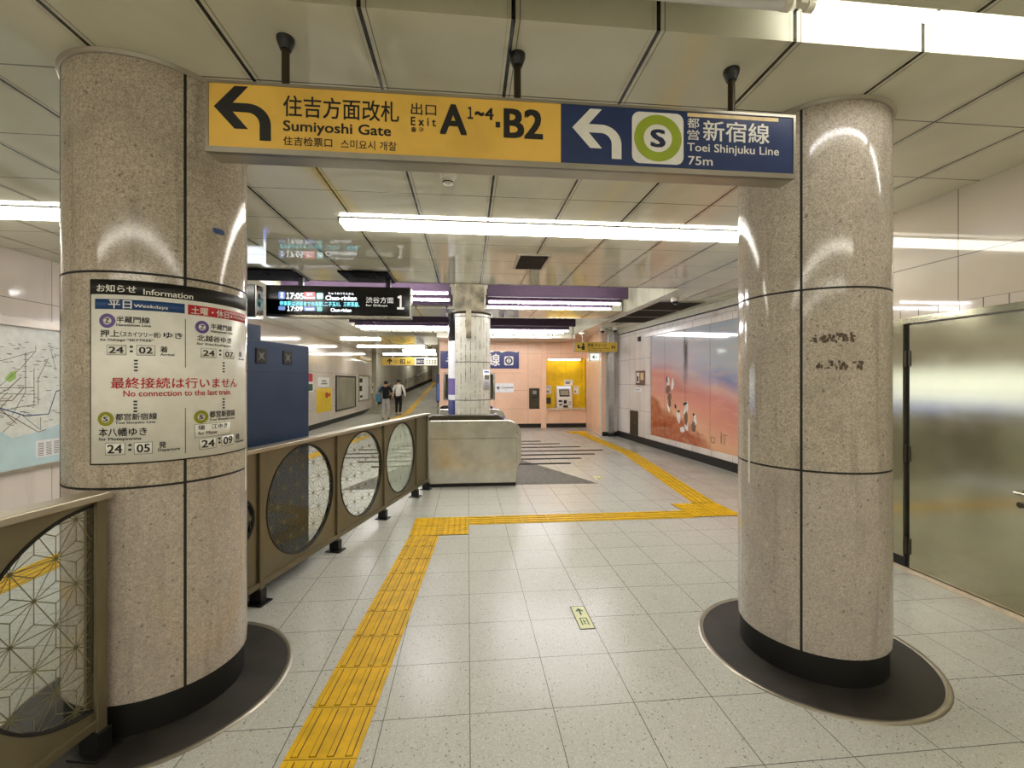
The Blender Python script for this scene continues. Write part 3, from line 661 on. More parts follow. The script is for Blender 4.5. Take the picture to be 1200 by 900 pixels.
# small ceiling fittings
sd = thing('smoke_detector', 'round white smoke detector on the ceiling below the direction sign', 'smoke detector', (-.138, 3.18, CZ))
obj('base', MB().lathe(-.138, 3.18, [(.052, CZ - .03), (.060, CZ - .012), (.060, CZ)], 28), 'white_plastic', sd)
obj('sensor', MB().lathe(-.138, 3.18, [(.012, CZ - .075), (.034, CZ - .066), (.044, CZ - .05), (.046, CZ - .03)], 24), 'white_plastic', sd)
obj('indicator_band', MB().lathe(-.138, 3.18, [(.037, CZ - .062), (.0415, CZ - .056)], 24, False), 'kick_black', sd)
def grille(x0, x1, y0, y1, label, nslat, dirn='x'):
    g = thing('ceiling_grille', label, 'air grille', ((x0 + x1) / 2, (y0 + y1) / 2, CZ))
    obj('backing', MB().box(x0, x1, y0, y1, CZ - .006, CZ - .001), 'grille_dark', g)
    obj('frame', MB().box(x0 - .03, x0, y0 - .03, y1 + .03, CZ - .016, CZ - .001).box(x1, x1 + .03, y0 - .03, y1 + .03, CZ - .016, CZ - .001).box(x0, x1, y0 - .03, y0, CZ - .016, CZ - .001).box(x0, x1, y1, y1 + .03, CZ - .016, CZ - .001), 'alu', g)
    m = MB()
    for k in range(nslat):
        if dirn == 'x':
            q = y0 + (y1 - y0) * (k + .5) / nslat; m.box(x0, x1, q - .006, q + .006, CZ - .014, CZ - .006)
        else:
            q = x0 + (x1 - x0) * (k + .5) / nslat; m.box(q - .006, q + .006, y0, y1, CZ - .014, CZ - .006)
    s_ = obj('slats', m, 'grille_dark', g); return g
grille(.60, .93, 5.10, 5.72, 'small dark air grille in the middle of the ceiling', 14)
g = grille(3.45, 4.30, 7.85, 10.7, 'long dark air grille beside the mural wall', 40)
obj('cross_bar', MB().box(3.45, 4.3, 8.75, 8.79, CZ - .018, CZ - .004).box(3.45, 4.3, 9.72, 9.76, CZ - .018, CZ - .004), 'alu', g)
grille(-3.9, -3.35, 9.6, 10.2, 'dark air grille in the ceiling over the left wall', 10)
def dome(x, y, label, black=True):
    d = thing('dome_camera', label, 'camera', (x, y, CZ))
    obj('mount', MB().lathe(x, y, [(.07, CZ - .07), (.075, CZ - .03), (.07, CZ)], 24), 'white_plastic', d)
    obj('dome', MB().sphere((x, y, CZ - .07), .055, 20, 8, -1.0, 0.0), 'black_gloss', d)
dome(3.586, 7.5, 'white dome camera in front of the long dark grille')
dome(3.70, 12.1, 'left of the two dark dome cameras above the yellow hanging sign'); dome(3.99, 11.9, 'right of the two dark dome cameras above the yellow hanging sign')
d = thing('downlight', 'small recessed round downlight near the yellow hanging sign', 'ceiling light', (3.2, 12.9, CZ))
obj('lens', MB().lathe(3.42, 13.3, [(.07, CZ - .004), (.07, CZ - .002)], 20), 'downlight_glow', d)
obj('rim', MB().lathe(3.42, 13.3, [(.072, CZ - .008), (.095, CZ - .006), (.095, CZ - .001)], 24, False), 'white_plastic', d)

# ================================================================== RAILING
def rail_run(name, P, Q, posts, panels, label, end_caps=True, skip_first=False):
    fn = seg(P, Q)      # u along P->Q, outside (w>0) on the right: the camera's side for the far run
    L = math.hypot(Q[0] - P[0], Q[1] - P[1])
    r = thing(name, label, 'railing', ((P[0] + Q[0]) / 2, (P[1] + Q[1]) / 2, 0))
    u0, u1 = panels[0][0], panels[-1][1]
    obj('handrail', MB().hexa(fn, u0 - .02, u1 + .03, 1.072, 1.104, -.05, .05), 'bronze_top', r, .006)
    obj('bottom_rail', MB().hexa(fn, u0, u1, .115, .155, -.03, .03), 'bronze', r, .004)
    for u in posts:
        p = obj('post', MB().hexa(fn, u - .022, u + .022, .0, 1.072, -.032, .032), 'bronze', r, .003)
        obj('foot', MB().hexa(fn, u - .06, u + .06, .0, .012, -.07, .07).hexa(fn, u - .03, u + .03, .012, .10, -.045, .045), 'black_metal', p, .003)
    for a, b, kind in panels:
        a += .026; b -= .026; cu = (a + b) / 2; cv = .622; R = min(.435, (b - a) / 2 - .025)
        z0, z1 = .155, 1.072
        if kind == 'plain':
            obj('panel', MB().hexa(fn, a - .004, b + .004, z0 - .01, z1 + .01, -.012, .012), 'bronze', r); continue
        half = kind == 'half'; bb = b
        if half: cu = b + .02; R = .435; b = cu + .6
        umax = bb + .004
        cl = lambda poly: [(min(u, umax), v) for u, v in poly]
        R = min(R, (z1 - z0) / 2 - .015)
        angs = sorted(set([2 * PI * i / 64 for i in range(64)] + [math.atan2(zz - cv, uu - cu) % (2 * PI) for uu in (a, b) for zz in (z0, z1)]))
        inn = [(cu + R * math.cos(t_), cv + R * math.sin(t_)) for t_ in angs]; out = []
        for t_ in angs:
            dx, dy = math.cos(t_), math.sin(t_)
            k = min((((b if dx > 0 else a) - cu) / dx) if abs(dx) > 1e-9 else 1e9, (((z1 if dy > 0 else z0) - cv) / dy) if abs(dy) > 1e-9 else 1e9)
            out.append((cu + dx * k, cv + dy * k))
        n = len(angs); mb = MB(); hw = .012
        if half: inn = cl(inn); out = cl(out)
        vs = [fn(u, v, w) for w in (-hw, hw) for poly in (inn, out) for u, v in poly]
        fs = []
        for i in range(n):
            j = (i + 1) % n
            fs += [(i, j, n + j, n + i), (2 * n + i, 3 * n + i, 3 * n + j, 2 * n + j), (i, 2 * n + i, 2 * n + j, j)]
        mb.add(vs, fs)
        pl_ = obj('panel', mb, 'bronze', r)
        rim = MB()
        cir = disc(cu, cv, R, 64); ci2 = disc(cu, cv, R - .012, 64)
        if half: cir = cl(cir); ci2 = cl(ci2)
        for i in range(64):
            j = (i + 1) % 64
            rim.add([fn(*cir[i], .016), fn(*cir[j], .016), fn(*ci2[j], .016), fn(*ci2[i], .016), fn(*ci2[i], -.016), fn(*ci2[j], -.016), fn(*cir[j], -.016), fn(*cir[i], -.016)], [(0, 1, 2, 3), (3, 2, 5, 4), (4, 5, 6, 7)], True)
        obj('gasket', rim, 'kick_black', pl_)
        g = obj('glass_disc', MB().poly([q for q in disc(cu, cv, R - .006, 64) if q[0] <= umax], fn, 0.0), 'glass_frost' if kind == 'frost' else 'glass_clear', pl_, bev=-1)
        # hemp leaf lines etched on the disc
        et = MB(); s_ = .150; hh = s_ * math.sqrt(3) / 2; lw = .0019 if kind != 'frost' else .0014; Rr = R - .012
        def line(p, q):
            d = (q[0] - p[0], q[1] - p[1]); A = d[0] ** 2 + d[1] ** 2; B = 2 * (p[0] * d[0] + p[1] * d[1]); C_ = p[0] ** 2 + p[1] ** 2 - Rr * Rr; D = B * B - 4 * A * C_
            if D <= 0: return
            t0 = max(0, (-B - math.sqrt(D)) / (2 * A)); t1 = min(1, (-B + math.sqrt(D)) / (2 * A))
            if t1 <= t0: return
            if half:
                lim = umax - cu; ua, ub = p[0] + d[0] * t0, p[0] + d[0] * t1
                if ua > lim and ub > lim: return
                if ua > lim: t0 = (lim - p[0]) / d[0]
                elif ub > lim: t1 = (lim - p[0]) / d[0]
            a_ = (p[0] + d[0] * t0, p[1] + d[1] * t0); b_ = (p[0] + d[0] * t1, p[1] + d[1] * t1); l_ = math.sqrt(A); nx, ny = -d[1] / l_ * lw, d[0] / l_ * lw
            et.poly([(cu + a_[0] + nx, cv + a_[1] + ny), (cu + b_[0] + nx, cv + b_[1] + ny), (cu + b_[0] - nx, cv + b_[1] - ny), (cu + a_[0] - nx, cv + a_[1] - ny)], fn, .003)
        for jy in range(-5, 5):
            for ix in range(-6, 7):
                o_ = (s_ * (ix + .5 * (jy % 2)), hh * jy); p1 = (o_[0] + s_, o_[1]); p2 = (o_[0] + s_ / 2, o_[1] + hh); p3 = (o_[0] - s_ / 2, o_[1] + hh)
                for tri in ((o_, p1, p2), (o_, p2, p3)):
                    c_ = (sum(q[0] for q in tri) / 3, sum(q[1] for q in tri) / 3)
                    for q in tri: line(c_, q)
                line(o_, p1); line(o_, p2); line(o_, p3)
        obj('etched_pattern', et, 'etch', g, bev=-1)
    return r
P1 = (-1.478, 3.348); Q1 = (-.7126, 6.22); dL = math.hypot(Q1[0] - P1[0], Q1[1] - P1[1])
# runs read from far to near so that the outside faces the viewer's aisle
rail_run('glass_railing', P1, Q1, [-.0, 1.0, 1.985, dL, dL + .42], [(-.46, 0, 'clear'), (0, 1.0, 'clear'), (1.0, 1.985, 'clear'), (1.985, dL, 'frost'), (dL, dL + .44, 'plain')], 'bronze railing with round glass discs from the left stone column to the ticket gate')
N1 = (-1.5655, 2.10); nd = Vector((-.064, -.347)).normalized()
P2 = (N1[0] + nd.x * 2.03, N1[1] + nd.y * 2.03)
rail_run('glass_railing', P2, N1, [0.5, 1.5, 2.00], [(.03, .5, 'plain'), (.5, 1.5, 'clear'), (1.5, 2.0, 'half')], 'bronze railing with round glass disc at the lower left, ending against the left stone column')

# ================================================================== BLUE CABINET behind the railing
cb = thing('blue_cabinet', 'tall navy blue steel cabinet standing behind the glass railing', 'cabinet', (-1.75, 3.5, 0))
fB = seg((-1.638, 3.388), (-.8726, 6.26))
obj('body', MB().hexa(fB, -.50, .842, 0.02, 1.885, -.42, 0), 'cabinet_blue', cb, .006)
obj('seam', MB().hexa(fB, -.50, .842, 1.640, 1.646, -.02, .0008), 'ink_navy', cb)
for u in (.235, .545):
    v0 = 1.71
    s_ = obj('vent_socket', MB().hexa(fB, u - .055, u + .055, v0, v0 + .115, -.01, .006), 'kick_black', cb, .003)
    m = MB()
    for k in range(4):
        a_ = PI / 4 + k * PI / 2
        m.poly([(u + .012 * math.cos(a_ + PI / 2), v0 + .057 + .012 * math.sin(a_ + PI / 2)), (u + .05 * math.cos(a_), v0 + .057 + .05 * math.sin(a_)), (u + .012 * math.cos(a_ - PI / 2), v0 + .057 + .012 * math.sin(a_ - PI / 2)), (u, v0 + .057)], fB, .0075)
    obj('vent_star', m, 'grey_plastic', s_, bev=-1)
cb2 = thing('blue_cabinet', 'taller slim blue cabinet peeking over the left end of the navy cabinet', 'cabinet', (-2.3, 4.0, 0))
obj('body', MB().hexa(fB, -.2, .83, 0.0, 2.08, -.95, -.47), 'cabinet_blue', cb2, .006)
obj('label_plate', MB().hexa(fB, .60, .64, 1.98, 2.04, -.47, -.466), 'white_plastic', cb2)

# ================================================================== TICKET GATES
def ticket_gate(y, label, x0=-.575, x1=.80, reader=True):
    g = thing('ticket_gate', label, 'ticket gate', ((x0 + x1) / 2, y + .12, 0), 'ticket gates')
    fn = front(y)
    arc = [(x1 - .22 + .22 * math.sin(q), .78 + .21 * math.cos(q)) for q in [PI / 2 * k / 8 for k in range(9)]]
    prof = [(x0, .05), (x1 - .06, .05), (x1 - .05, .30), (x1, .36)] + list(reversed(arc)) + [(x0, .99)]
    obj('body', MB().prism(prof, fn, -.24, 0), 'steel_gate', g, .01)
    obj('plinth', MB().box(x0 + .01, x1 - .08, y + .02, y + .22, 0, .05), 'kick_black', g)
    top = [(x0, .985)] + [(x1 - .26, .985), (x1 - .34, 1.06), (x0 + .06, 1.06), (x0, 1.03)]
    obj('top_cover', MB().prism(top, fn, -.23, -.035), 'steel_dark', g, .006)
    obj('panel_seam', MB().hexa(fn, x0 + .01, x1 - .055, .715, .721, -.01, .0015).hexa(fn, x1 - .075, x1 - .07, .06, .715, -.01, .0015), 'steel_dark', g)
    m = MB()
    for u in (x0 + .20, x0 + .55, x1 - .30): m.prism(disc(u, .95, .008, 12), fn, 0, .002)
    for v in (.9, .80): m.prism(disc(x1 - .06, v, .008, 12), fn, 0, .002)
    obj('rivets', m, 'kick_black', g)
    rd = obj('card_reader', MB().prism([(x1 - .40, 1.0), (x1 - .25, .99), (x1 - .28, 1.035), (x1 - .40, 1.075)], fn, -.20, -.05), 'ink_purple', g, .004)
    obj('reader_mark', MB().hexa(lambda u, v, w: (u, y + v, 1.0765 + w), x1 - .395, x1 - .37, .08, .17, 0, .001), 'ink_white', rd)
    return g
ticket_gate(6.72, 'stainless steel ticket gate with rounded end at the end of the railing')
ticket_gate(9.45, 'ticket gate behind the marble column')
# striped gate zone on the floor
zone = thing('floor_marking', 'dark stripes and grey triangles inlaid in the floor at the ticket gates', 'floor marking', (0, 9.2, 0))
fz = lambda u, v, w: (u, v, .0015 + w)
ends = [(1.96, 8.45), (2.30, 8.98), (2.72, 9.48), (3.07, 9.99), (2.68, 10.56), (2.30, 11.11), (1.90, 11.63)]
for xe, y in ends:
    xs = -xe + .2
    obj('stripe', MB().poly(rect(xs, y - .075, xe, y + .075), fz, 0), 'stripe_dark', zone, bev=-1)
obj('triangle', MB().poly([(.72, 6.78), (2.0, 6.74), (1.02, 9.0), (.78, 9.2)], fz, -.0005), 'triangle_grey', zone, bev=-1)
obj('triangle', MB().poly([(-1.85, 6.66), (-.6, 6.78), (-.65, 9.2), (-.9, 9.2)], fz, -.0005), 'triangle_grey', zone, bev=-1)

# ================================================================== TACTILE PAVING
def tactile_run(A, B, width, label, first=0.0):
    A = Vector(A); B = Vector(B); d = (B - A); L = d.length; d.normalize(); n = Vector((d.y, -d.x))
    fn = lambda u, v, w: (A.x + d.x * u + n.x * v, A.y + d.y * u + n.y * v, w)
    o = thing('tactile_path', label, 'tactile paving', ((A.x + B.x) / 2, (A.y + B.y) / 2, 0))
    k = 0; u = -first; N = int(round((L + first) / .3)); h2 = width / 2
    base = MB(); bars = MB(); jn = MB()
    while u < L - .01:
        a0 = max(u, 0) + .001; a1 = min(u + .3, L) - .001
        base.hexa(fn, a0, a1, -h2, h2, 0.0, .005)
        for q in range(4):
            v = -h2 + width * (q + .5) / 4
            b0, b1 = max(u + .012, 0), min(u + .288, L)
            if b1 > b0 + .02: bars.hexa(fn, b0, b1, v - .012, v + .012, .005, .010); jn.hexa(fn, b0 - .001, b1 + .001, v - .0155, v + .0155, .0045, .0056)
        jn.hexa(fn, a0 - .0025, a0, -h2, h2, 0.0, .0057)
        u += .3
    obj('tiles', base, 'tactile_yellow', o, bev=0)
    obj('raised_bars', bars, 'tactile_yellow', o, .002); obj('dirt_lines', jn, 'floor_line_joint', o)
    return o
def tactile_pad(x0, y0, nx, ny, label, fnrot=None):
    o = thing('tactile_pad', label, 'tactile paving', (x0 + nx * .15, y0 + ny * .15, 0))
    fn = fnrot or (lambda u, v, w: (x0 + u, y0 + v, w))
    b = MB(); s_ = MB(); j = MB()
    for i in range(nx):
        for k in range(ny):
            b.hexa(fn, i * .3 + .001, i * .3 + .299, k * .3 + .001, k * .3 + .299, 0, .005)
            j.hexa(fn, i * .3, i * .3 + .002, k * .3, k * .3 + .3, 0, .0055); j.hexa(fn, i * .3, i * .3 + .3, k * .3, k * .3 + .002, 0, .0055)
            for p in range(5):
                for q in range(5):
                    u, v = i * .3 + .03 + p * .06, k * .3 + .03 + q * .06
                    pts = [(u + .013 * math.cos(a), v + .013 * math.sin(a)) for a in [PI / 4 * e for e in range(8)]]
                    s_.prism(pts, fn, .005, .010)
    obj('tiles', b, 'tactile_yellow', o); obj('raised_dots', s_, 'tactile_yellow', o); obj('dirt_lines', j, 'floor_line_joint', o)
tactile_pad(-.593, 4.63, 2, 2, 'square yellow dotted pad at the corner left of the cross strip')
tactile_run((-.440, 4.628), (-.712, .30), .30, 'yellow bar tactile strip running towards the viewer from the dotted corner pad')
tactile_run((.01, 5.085), (2.60, 5.085), .28, 'yellow bar tactile strip crossing the floor between the two dotted pads')
tactile_pad(2.60, 4.965, 2, 2, 'yellow dotted pad beside the base of the right stone column', lambda u, v, w: (2.60 + u - .03 * v, 4.965 + v * .93, w))
dg = Vector((3.03, 5.55)); de = Vector((3.52, 9.6))
tactile_run((3.03, 5.525), (3.50, 9.5), .30, 'near yellow tactile strip running back along the mural wall')
tactile_run((3.50, 9.5), (3.40, 13.2), .30, 'far yellow tactile strip leading to the yellow recess')
tactile_pad(3.05, 13.2, 2, 2, 'yellow dotted pad in front of the yellow recess')
tactile_run((-3.58, 1.2), (-3.58, 7.2), .30, 'yellow tactile strip on the floor left of the railing')
tactile_run((-3.58, 7.2), (-2.85, 13.2), .30, 'yellow tactile strip leading left of the gates to the ramp passage')
rmp = thing('tactile_path', 'yellow tactile line climbing the far ramp', 'tactile paving', (-2.9, 28, .5))
obj('tiles', MB().add([(-3.35, 14, .004), (-3.05, 14, .004), (-2.75, 22, .006), (-3.05, 22, .006), (-2.55, 38, 1.545), (-2.8, 38, 1.545)], [(0, 1, 2, 3), (3, 2, 4, 5)]), 'tactile_yellow', rmp, bev=-1)

pl_ = thing('floor_plate', 'small pale luminous floor plate with a green arrow', 'floor plate', (.757, 2.93, 0))
fp = lambda u, v, w: (.712 + u, 2.795 + v, w)
obj('plate', MB().hexa(fp, 0, .092, 0, .278, 0, .003), 'glow_plate', pl_, .001)
obj('border', MB().hexa(fp, -.004, 0, -.004, .282, 0, .0033).hexa(fp, .092, .096, -.004, .282, 0, .0033).hexa(fp, 0, .092, -.004, 0, 0, .0033).hexa(fp, 0, .092, .278, .282, 0, .0033), 'kick_black', pl_)
mark(pl_, 'arrow', 'plate_green', [[(.046, .255), (.018, .215), (.030, .209), (.046, .232)], [(.046, .255), (.046, .232), (.062, .209), (.074, .215)], rect(.040, .165, .052, .243)], fp, .0036)
mark(pl_, 'exit_mark', 'plate_green', [rect(.022, .12, .072, .128), rect(.022, .04, .030, .12), rect(.064, .04, .072, .12), rect(.036, .05, .058, .058), rect(.040, .06, .048, .105), rect(.040, .08, .060, .088)], fp, .0036)
p2 = thing('floor_plate', 'distant pale luminous floor plate before the grey triangle', 'floor plate', (2.1, 7.2, 0))
obj('plate', MB().box(2.06, 2.155, 7.0, 7.28, 0, .003), 'glow_plate', p2, .001)
mark(p2, 'exit_mark', 'plate_green', [rect(2.08, 7.04, 2.135, 7.10), rect(2.10, 7.13, 2.115, 7.24)], lambda u, v, w: (u, v, w), .0036)

# ================================================================== DEPARTURE BOARDS
def ceiling_plate(x0, x1, nm_label):
    p = thing('ceiling_mount', nm_label, 'mounting plate', ((x0 + x1) / 2, 6.39, CZ))
    obj('plate', MB().box(x0, x1, 6.07, 6.71, CZ - .02, CZ), 'matte_black', p, .003)
    obj('junction_box', MB().box((x0 + x1) / 2 - .15, (x0 + x1) / 2 + .15, 6.0, 6.3, CZ - .045, CZ - .02), 'matte_black', p, .003)
ceiling_plate(-1.70, -1.05, 'black ceiling plate above the right half of the departure board'); ceiling_plate(-3.3, -2.26, 'black ceiling plate above the left end of the departure board')
bd = thing('departure_board', 'black electronic departure board with platform 1 hanging over the railing', 'departure board', (-1.76, 6.5, 2.48))
BX, BZ, BY = -2.726, 2.48, 6.40
fD = front(BY, BX, BZ)
obj('housing', MB().box(BX, BX + 1.92, BY, BY + .17, BZ + .0, BZ + .40), 'black_gloss', bd, .006)
obj('metal_edge', MB().box(BX + 1.92, BX + 1.935, BY + .005, BY + .17, BZ, BZ + .40).box(BX, BX + 1.935, BY + .01, BY + .17, BZ - .03, BZ), 'steel', bd)
for x in (-2.29, -1.11): obj('hanger', MB().box(x - .03, x + .03, 6.44, 6.52, BZ + .4, CZ - .02), 'black_metal', bd)
sc = obj('screen', MB().hexa(fD, .122, 1.268, .035, .338, -.005, .002), 'black_gloss', bd)
for r_, mt in ((rrect(.163, .207, .250, .31, .02), 'lcd_blue'), (rrect(.494, .208, .648, .312, .012), 'lcd_red'), (rrect(.658, .214, .753, .306, .02), 'lcd_teal'), (rrect(.163, .058, .252, .112, .015), 'lcd_blue'), (rrect(.494, .054, .649, .113, .01), 'lcd_blue'), (rrect(.666, .05, .738, .112, .015), 'lcd_teal')):
    mark(sc, 'screen_icon', mt, [r_], fD, .003)
letters(sc, 'lcd_white', [('１', .268, .216, .305, .297, .03), ('7:05', .318, .216, .49, .297, .03), ('Chuo-rinkan', .784, .207, 1.195, .268, .025), ('ちゅうおうりんかん', .819, .282, 1.16, .314, .01), ('１', .278, .051, .312, .112, .02), ('7:09', .324, .051, .48, .112, .02), ('Chuo-rinkan', .852, .048, 1.124, .095, .02),
                        ('Express', .502, .215, .64, .247, .02), ('急行', .53, .262, .61, .300, .01), ('Local', .52, .066, .622, .102, .01), ('09', .672, .225, .74, .29, .02), ('Z', .19, .23, .225, .29, .02)], fD, .0036)
letters(sc, 'lcd_cyan', [('停車駅は渋谷までの各駅、', .18, .120, .76, .183, .012), ('二子玉川、三軒茶屋、', .77, .120, 1.235, .183, .012)], fD, .0036)
letters(bd, 'backlit_white', [('渋谷方面', 1.322, .176, 1.695, .259, .004), ('for Shibuya', 1.322, .12, 1.614, .160, .004), ('１', 1.75, .098, 1.835, .282, .03)], fD, .0036)
b2 = thing('departure_board', 'second black departure board half hidden behind the left stone column', 'departure board', (-3.5, 5.9, 2.36))
obj('housing', MB().box(-4.5, -2.60, 5.80, 6.0, 2.36, 2.76), 'black_gloss', b2, .006)
obj('end_plate', MB().box(-2.60, -2.588, 5.81, 6.0, 2.36, 2.76), 'steel', b2)
for z in (2.50, 2.60): obj('end_vent', MB().box(-2.588, -2.586, 5.86, 5.92, z, z + .06), 'kick_black', b2)
obj('hanger', MB().box(-2.95, -2.89, 5.88, 5.95, 2.76, CZ).box(-4.2, -4.14, 5.88, 5.95, 2.76, CZ), 'black_metal', b2)

# ================================================================== MURAL
mp = thing('mural', 'large enamel mural of blue sky and ochre hill on the right wall', 'mural', MW(mu(8.5), 0.16, 0))
obj('painting', MB().hexa(MW, mu(10.42), mu(5.6), .285, 2.645, 0, .02), 'mural_paint', mp)
fr = MB()
fr.hexa(MW, mu(10.68), mu(5.4), 2.645, 2.76, 0, .05).hexa(MW, mu(10.68), mu(5.4), .165, .285, 0, .05).hexa(MW, mu(10.68), mu(10.42), .285, 2.645, 0, .05)
obj('marble_frame', fr, 'marble_wall', mp, .012)
def blob(cy_, cz, ry, rz, rot, seed, n=14):
    rnd = random.Random(seed); pts = []
    for i in range(n):
        a = 2 * PI * i / n; k = rnd.uniform(.72, 1.15); u = ry * math.cos(a) * k; v = rz * math.sin(a) * k
        pts.append((mu(cy_) + u * math.cos(rot) - v * math.sin(rot), cz + u * math.sin(rot) + v * math.cos(rot)))
    return pts
for mt, bl in (('cloth_white', [(9.60, 1.52, .06, .17, .2, 1), (9.42, 1.50, .05, .14, -.2, 2), (9.60, .98, .05, .10, .4, 3), (9.16, .82, .08, .17, .1, 4), (8.88, .98, .07, .17, -.2, 5), (8.86, .66, .07, .12, .3, 6), (8.55, .80, .06, .13, .1, 7), (9.02, .56, .10, .07, .1, 8)]),
               ('map_line_brown', [(9.62, 1.38, .12, .10, .3, 11), (9.55, 1.22, .09, .11, -.1, 12), (9.55, 1.08, .07, .10, .1, 13), (8.88, .80, .08, .15, .05, 14), (8.6, .66, .08, .12, .2, 15)]),
               ('hair', [(9.66, 1.60, .035, .09, .1, 21), (9.30, 1.03, .04, .06, .5, 22), (8.92, 1.10, .09, .035, .2, 23), (9.17, .93, .05, .03, 0, 24), (8.60, .90, .04, .03, 0, 25)])):
    for b in bl: mark(mp, 'painted_figure', mt, [blob(*b)], MW, .0212 + .0004 * (b[5] // 10))
mark(mp, 'signature_strokes', 'map_line_brown', [rect(mu(8.02), .42, mu(7.90), .435), rect(mu(8.02), .52, mu(7.90), .532), rect(mu(8.02), .42, mu(8.005), .53), rect(mu(7.915), .42, mu(7.90), .53), rect(mu(7.72), .44, mu(7.70), .66), rect(mu(7.62), .42, mu(7.605), .56), rect(mu(7.66), .60, mu(7.54), .612)], MW, .0214)
fm = thing('framed_picture', 'small brown framed picture on the white marble wall beside the mural', 'picture', MW(mu(11.0), 1.5, 0))
obj('frame', MB().hexa(MW, mu(11.27), mu(10.74), 1.47, 1.83, 0, .03), 'map_line_brown', fm, .004)
mark(fm, 'print', 'paper', [rect(mu(11.22), 1.53, mu(11.04), 1.79)], MW, .0312); mark(fm, 'print', 'stripe_dark', [rect(mu(11.18), 1.56, mu(11.09), 1.70)], MW, .0318); mark(fm, 'print', 'tape_cream', [rect(mu(10.98), 1.6, mu(10.8), 1.78)], MW, .0312)
ws = thing('wall_sticker', 'white strip label under the small framed picture', 'label', MW(mu(11.1), 1.33, 0))
obj('strip', MB().hexa(MW, mu(11.4), mu(10.95), 1.30, 1.40, 0, .004), 'paper_white', ws); mark(ws, 'print', 'ink_grey', [rect(mu(11.33), 1.34, mu(11.05), 1.36)], MW, .0055)
lk = thing('hydrant_cover', 'narrow grey steel access door low on the white marble wall', 'access door', MW(mu(11.4), 0.1, 0))
obj('door', MB().hexa(MW, mu(11.62), mu(11.18), .17, .80, 0, .03), 'steel_dark', lk, .006); obj('handle', MB().hexa(MW, mu(11.28), mu(11.24), .45, .53, .03, .05), 'steel', lk, .003)
wl = thing('wall_hook', 'small black box high on the white marble wall', 'wall fitting', MW(mu(11.05), 2.6, 0))
obj('box', MB().hexa(MW, mu(11.12), mu(11.02), 2.58, 2.70, 0, .05), 'black_metal', wl, .004)
sp_ = thing('steel_pilaster', 'narrow mirror steel corner post in the back right corner', 'post', (4.05, 12.5, 0))
obj('cover', MB().box(3.965, 4.14, 12.40, 12.528, .10, CZ), 'steel_post', sp_, .006); obj('kick_base', MB().box(3.97, 4.135, 12.405, 12.528, 0, .10), 'kick_black', sp_)

# ================================================================== BACK WALL FURNISHINGS
fK = front(14.995)
ba = thing('line_banner', 'navy banner with white line name and ringed badge on the peach wall', 'banner', (.4, 14.99, 2.0))
obj('banner', MB().hexa(fK, -.90, 1.705, 1.99, 2.565, 0, .02), 'navy_banner', ba, .004)
letters(ba, 'ink_white', [('半', -.70, 2.10, -.22, 2.48, .02), ('蔵門', -.15, 2.08, .55, 2.48, .02), ('線', .66, 2.08, 1.06, 2.48, .02)], fK, .022)
obj('badge', MB().poly(rrect(1.21, 2.10, 1.52, 2.40, .05), fK, .022), 'ink_white', ba, bev=-1); obj('badge_ring', ring(1.365, 2.25, .075, .125, fK, .023), 'ink_navy', ba, bev=-1); letters(ba, 'ink_navy', [('Z', 1.33, 2.21, 1.40, 2.29, .03)], fK, .023)
mark(ba, 'peeling_edge', 'paper', [[(.7, 2.565), (.78, 2.53), (.9, 2.565)], [(1.05, 2.565), (1.12, 2.52), (1.2, 2.545), (1.28, 2.565)], [(1.4, 2.565), (1.55, 2.55), (1.62, 2.53), (1.7, 2.565)]], fK, .0215)
ar = thing('wall_sign', 'white sign with a left arrow on the peach wall right of the marble column', 'sign', (1.2, 14.99, 1.19))
obj('plate', MB().hexa(fK, .895, 1.53, 1.19, 1.50, 0, .012), 'paper_white', ar, .003)
mark(ar, 'arrow', 'ink_navy', [[(.95, 1.345), (1.03, 1.41), (1.05, 1.39), (1.0, 1.345)], [(.95, 1.345), (1.0, 1.345), (1.05, 1.30), (1.03, 1.28)], rect(.98, 1.335, 1.09, 1.355)], fK, .0135)
obj('badge_ring', ring(1.16, 1.345, .028, .045, fK, .0135, 24), 'ink_olive', ar, bev=-1); letters(ar, 'ink_navy', [('都営新宿線', 1.22, 1.325, 1.50, 1.375, .02)], fK, .0135); mark(ar, 'small_text', 'ink_grey', [rect(1.23, 1.275, 1.30, 1.285)], fK, .0135)
ib = thing('intercom_panel', 'grey steel intercom panel on the peach wall', 'panel', (2.22, 14.99, .64))
obj('plate', MB().hexa(fK, 2.05, 2.40, .64, 1.33, 0, .02), 'steel_dark', ib, .004)
obj('speaker', MB().hexa(fK, 2.17, 2.30, 1.13, 1.25, .02, .026), 'alu', ib, .003); obj('slot', MB().hexa(fK, 2.16, 2.30, 1.0, 1.05, .02, .024), 'kick_black', ib)
struct('trim_5', MB().box(2.60, 2.63, 15.12, 15.445, .66, 2.36), 'yellow_board', 'yellow left cheek of the fare recess', 'trim'); struct('trim_6', MB().box(3.99, 4.02, 15.12, 15.445, .66, 2.36), 'yellow_board', 'yellow right cheek of the fare recess', 'trim')
ys = thing('yellow_recess_panel', 'bright yellow back board of the fare adjustment recess', 'board', (3.3, 15.5, .6))
obj('board', MB().box(2.60, 4.02, 15.47, 15.5, .60, 2.36), 'yellow_board', ys)
obj('joint', MB().box(3.02, 3.025, 15.468, 15.47, .66, 2.34).box(3.40, 3.405, 15.468, 15.47, .6, 2.34), 'map_line_brown', ys)
rl = thing('recess_light', 'slim tube light under the top of the yellow recess', 'lamp', (3.3, 15.3, 2.3))
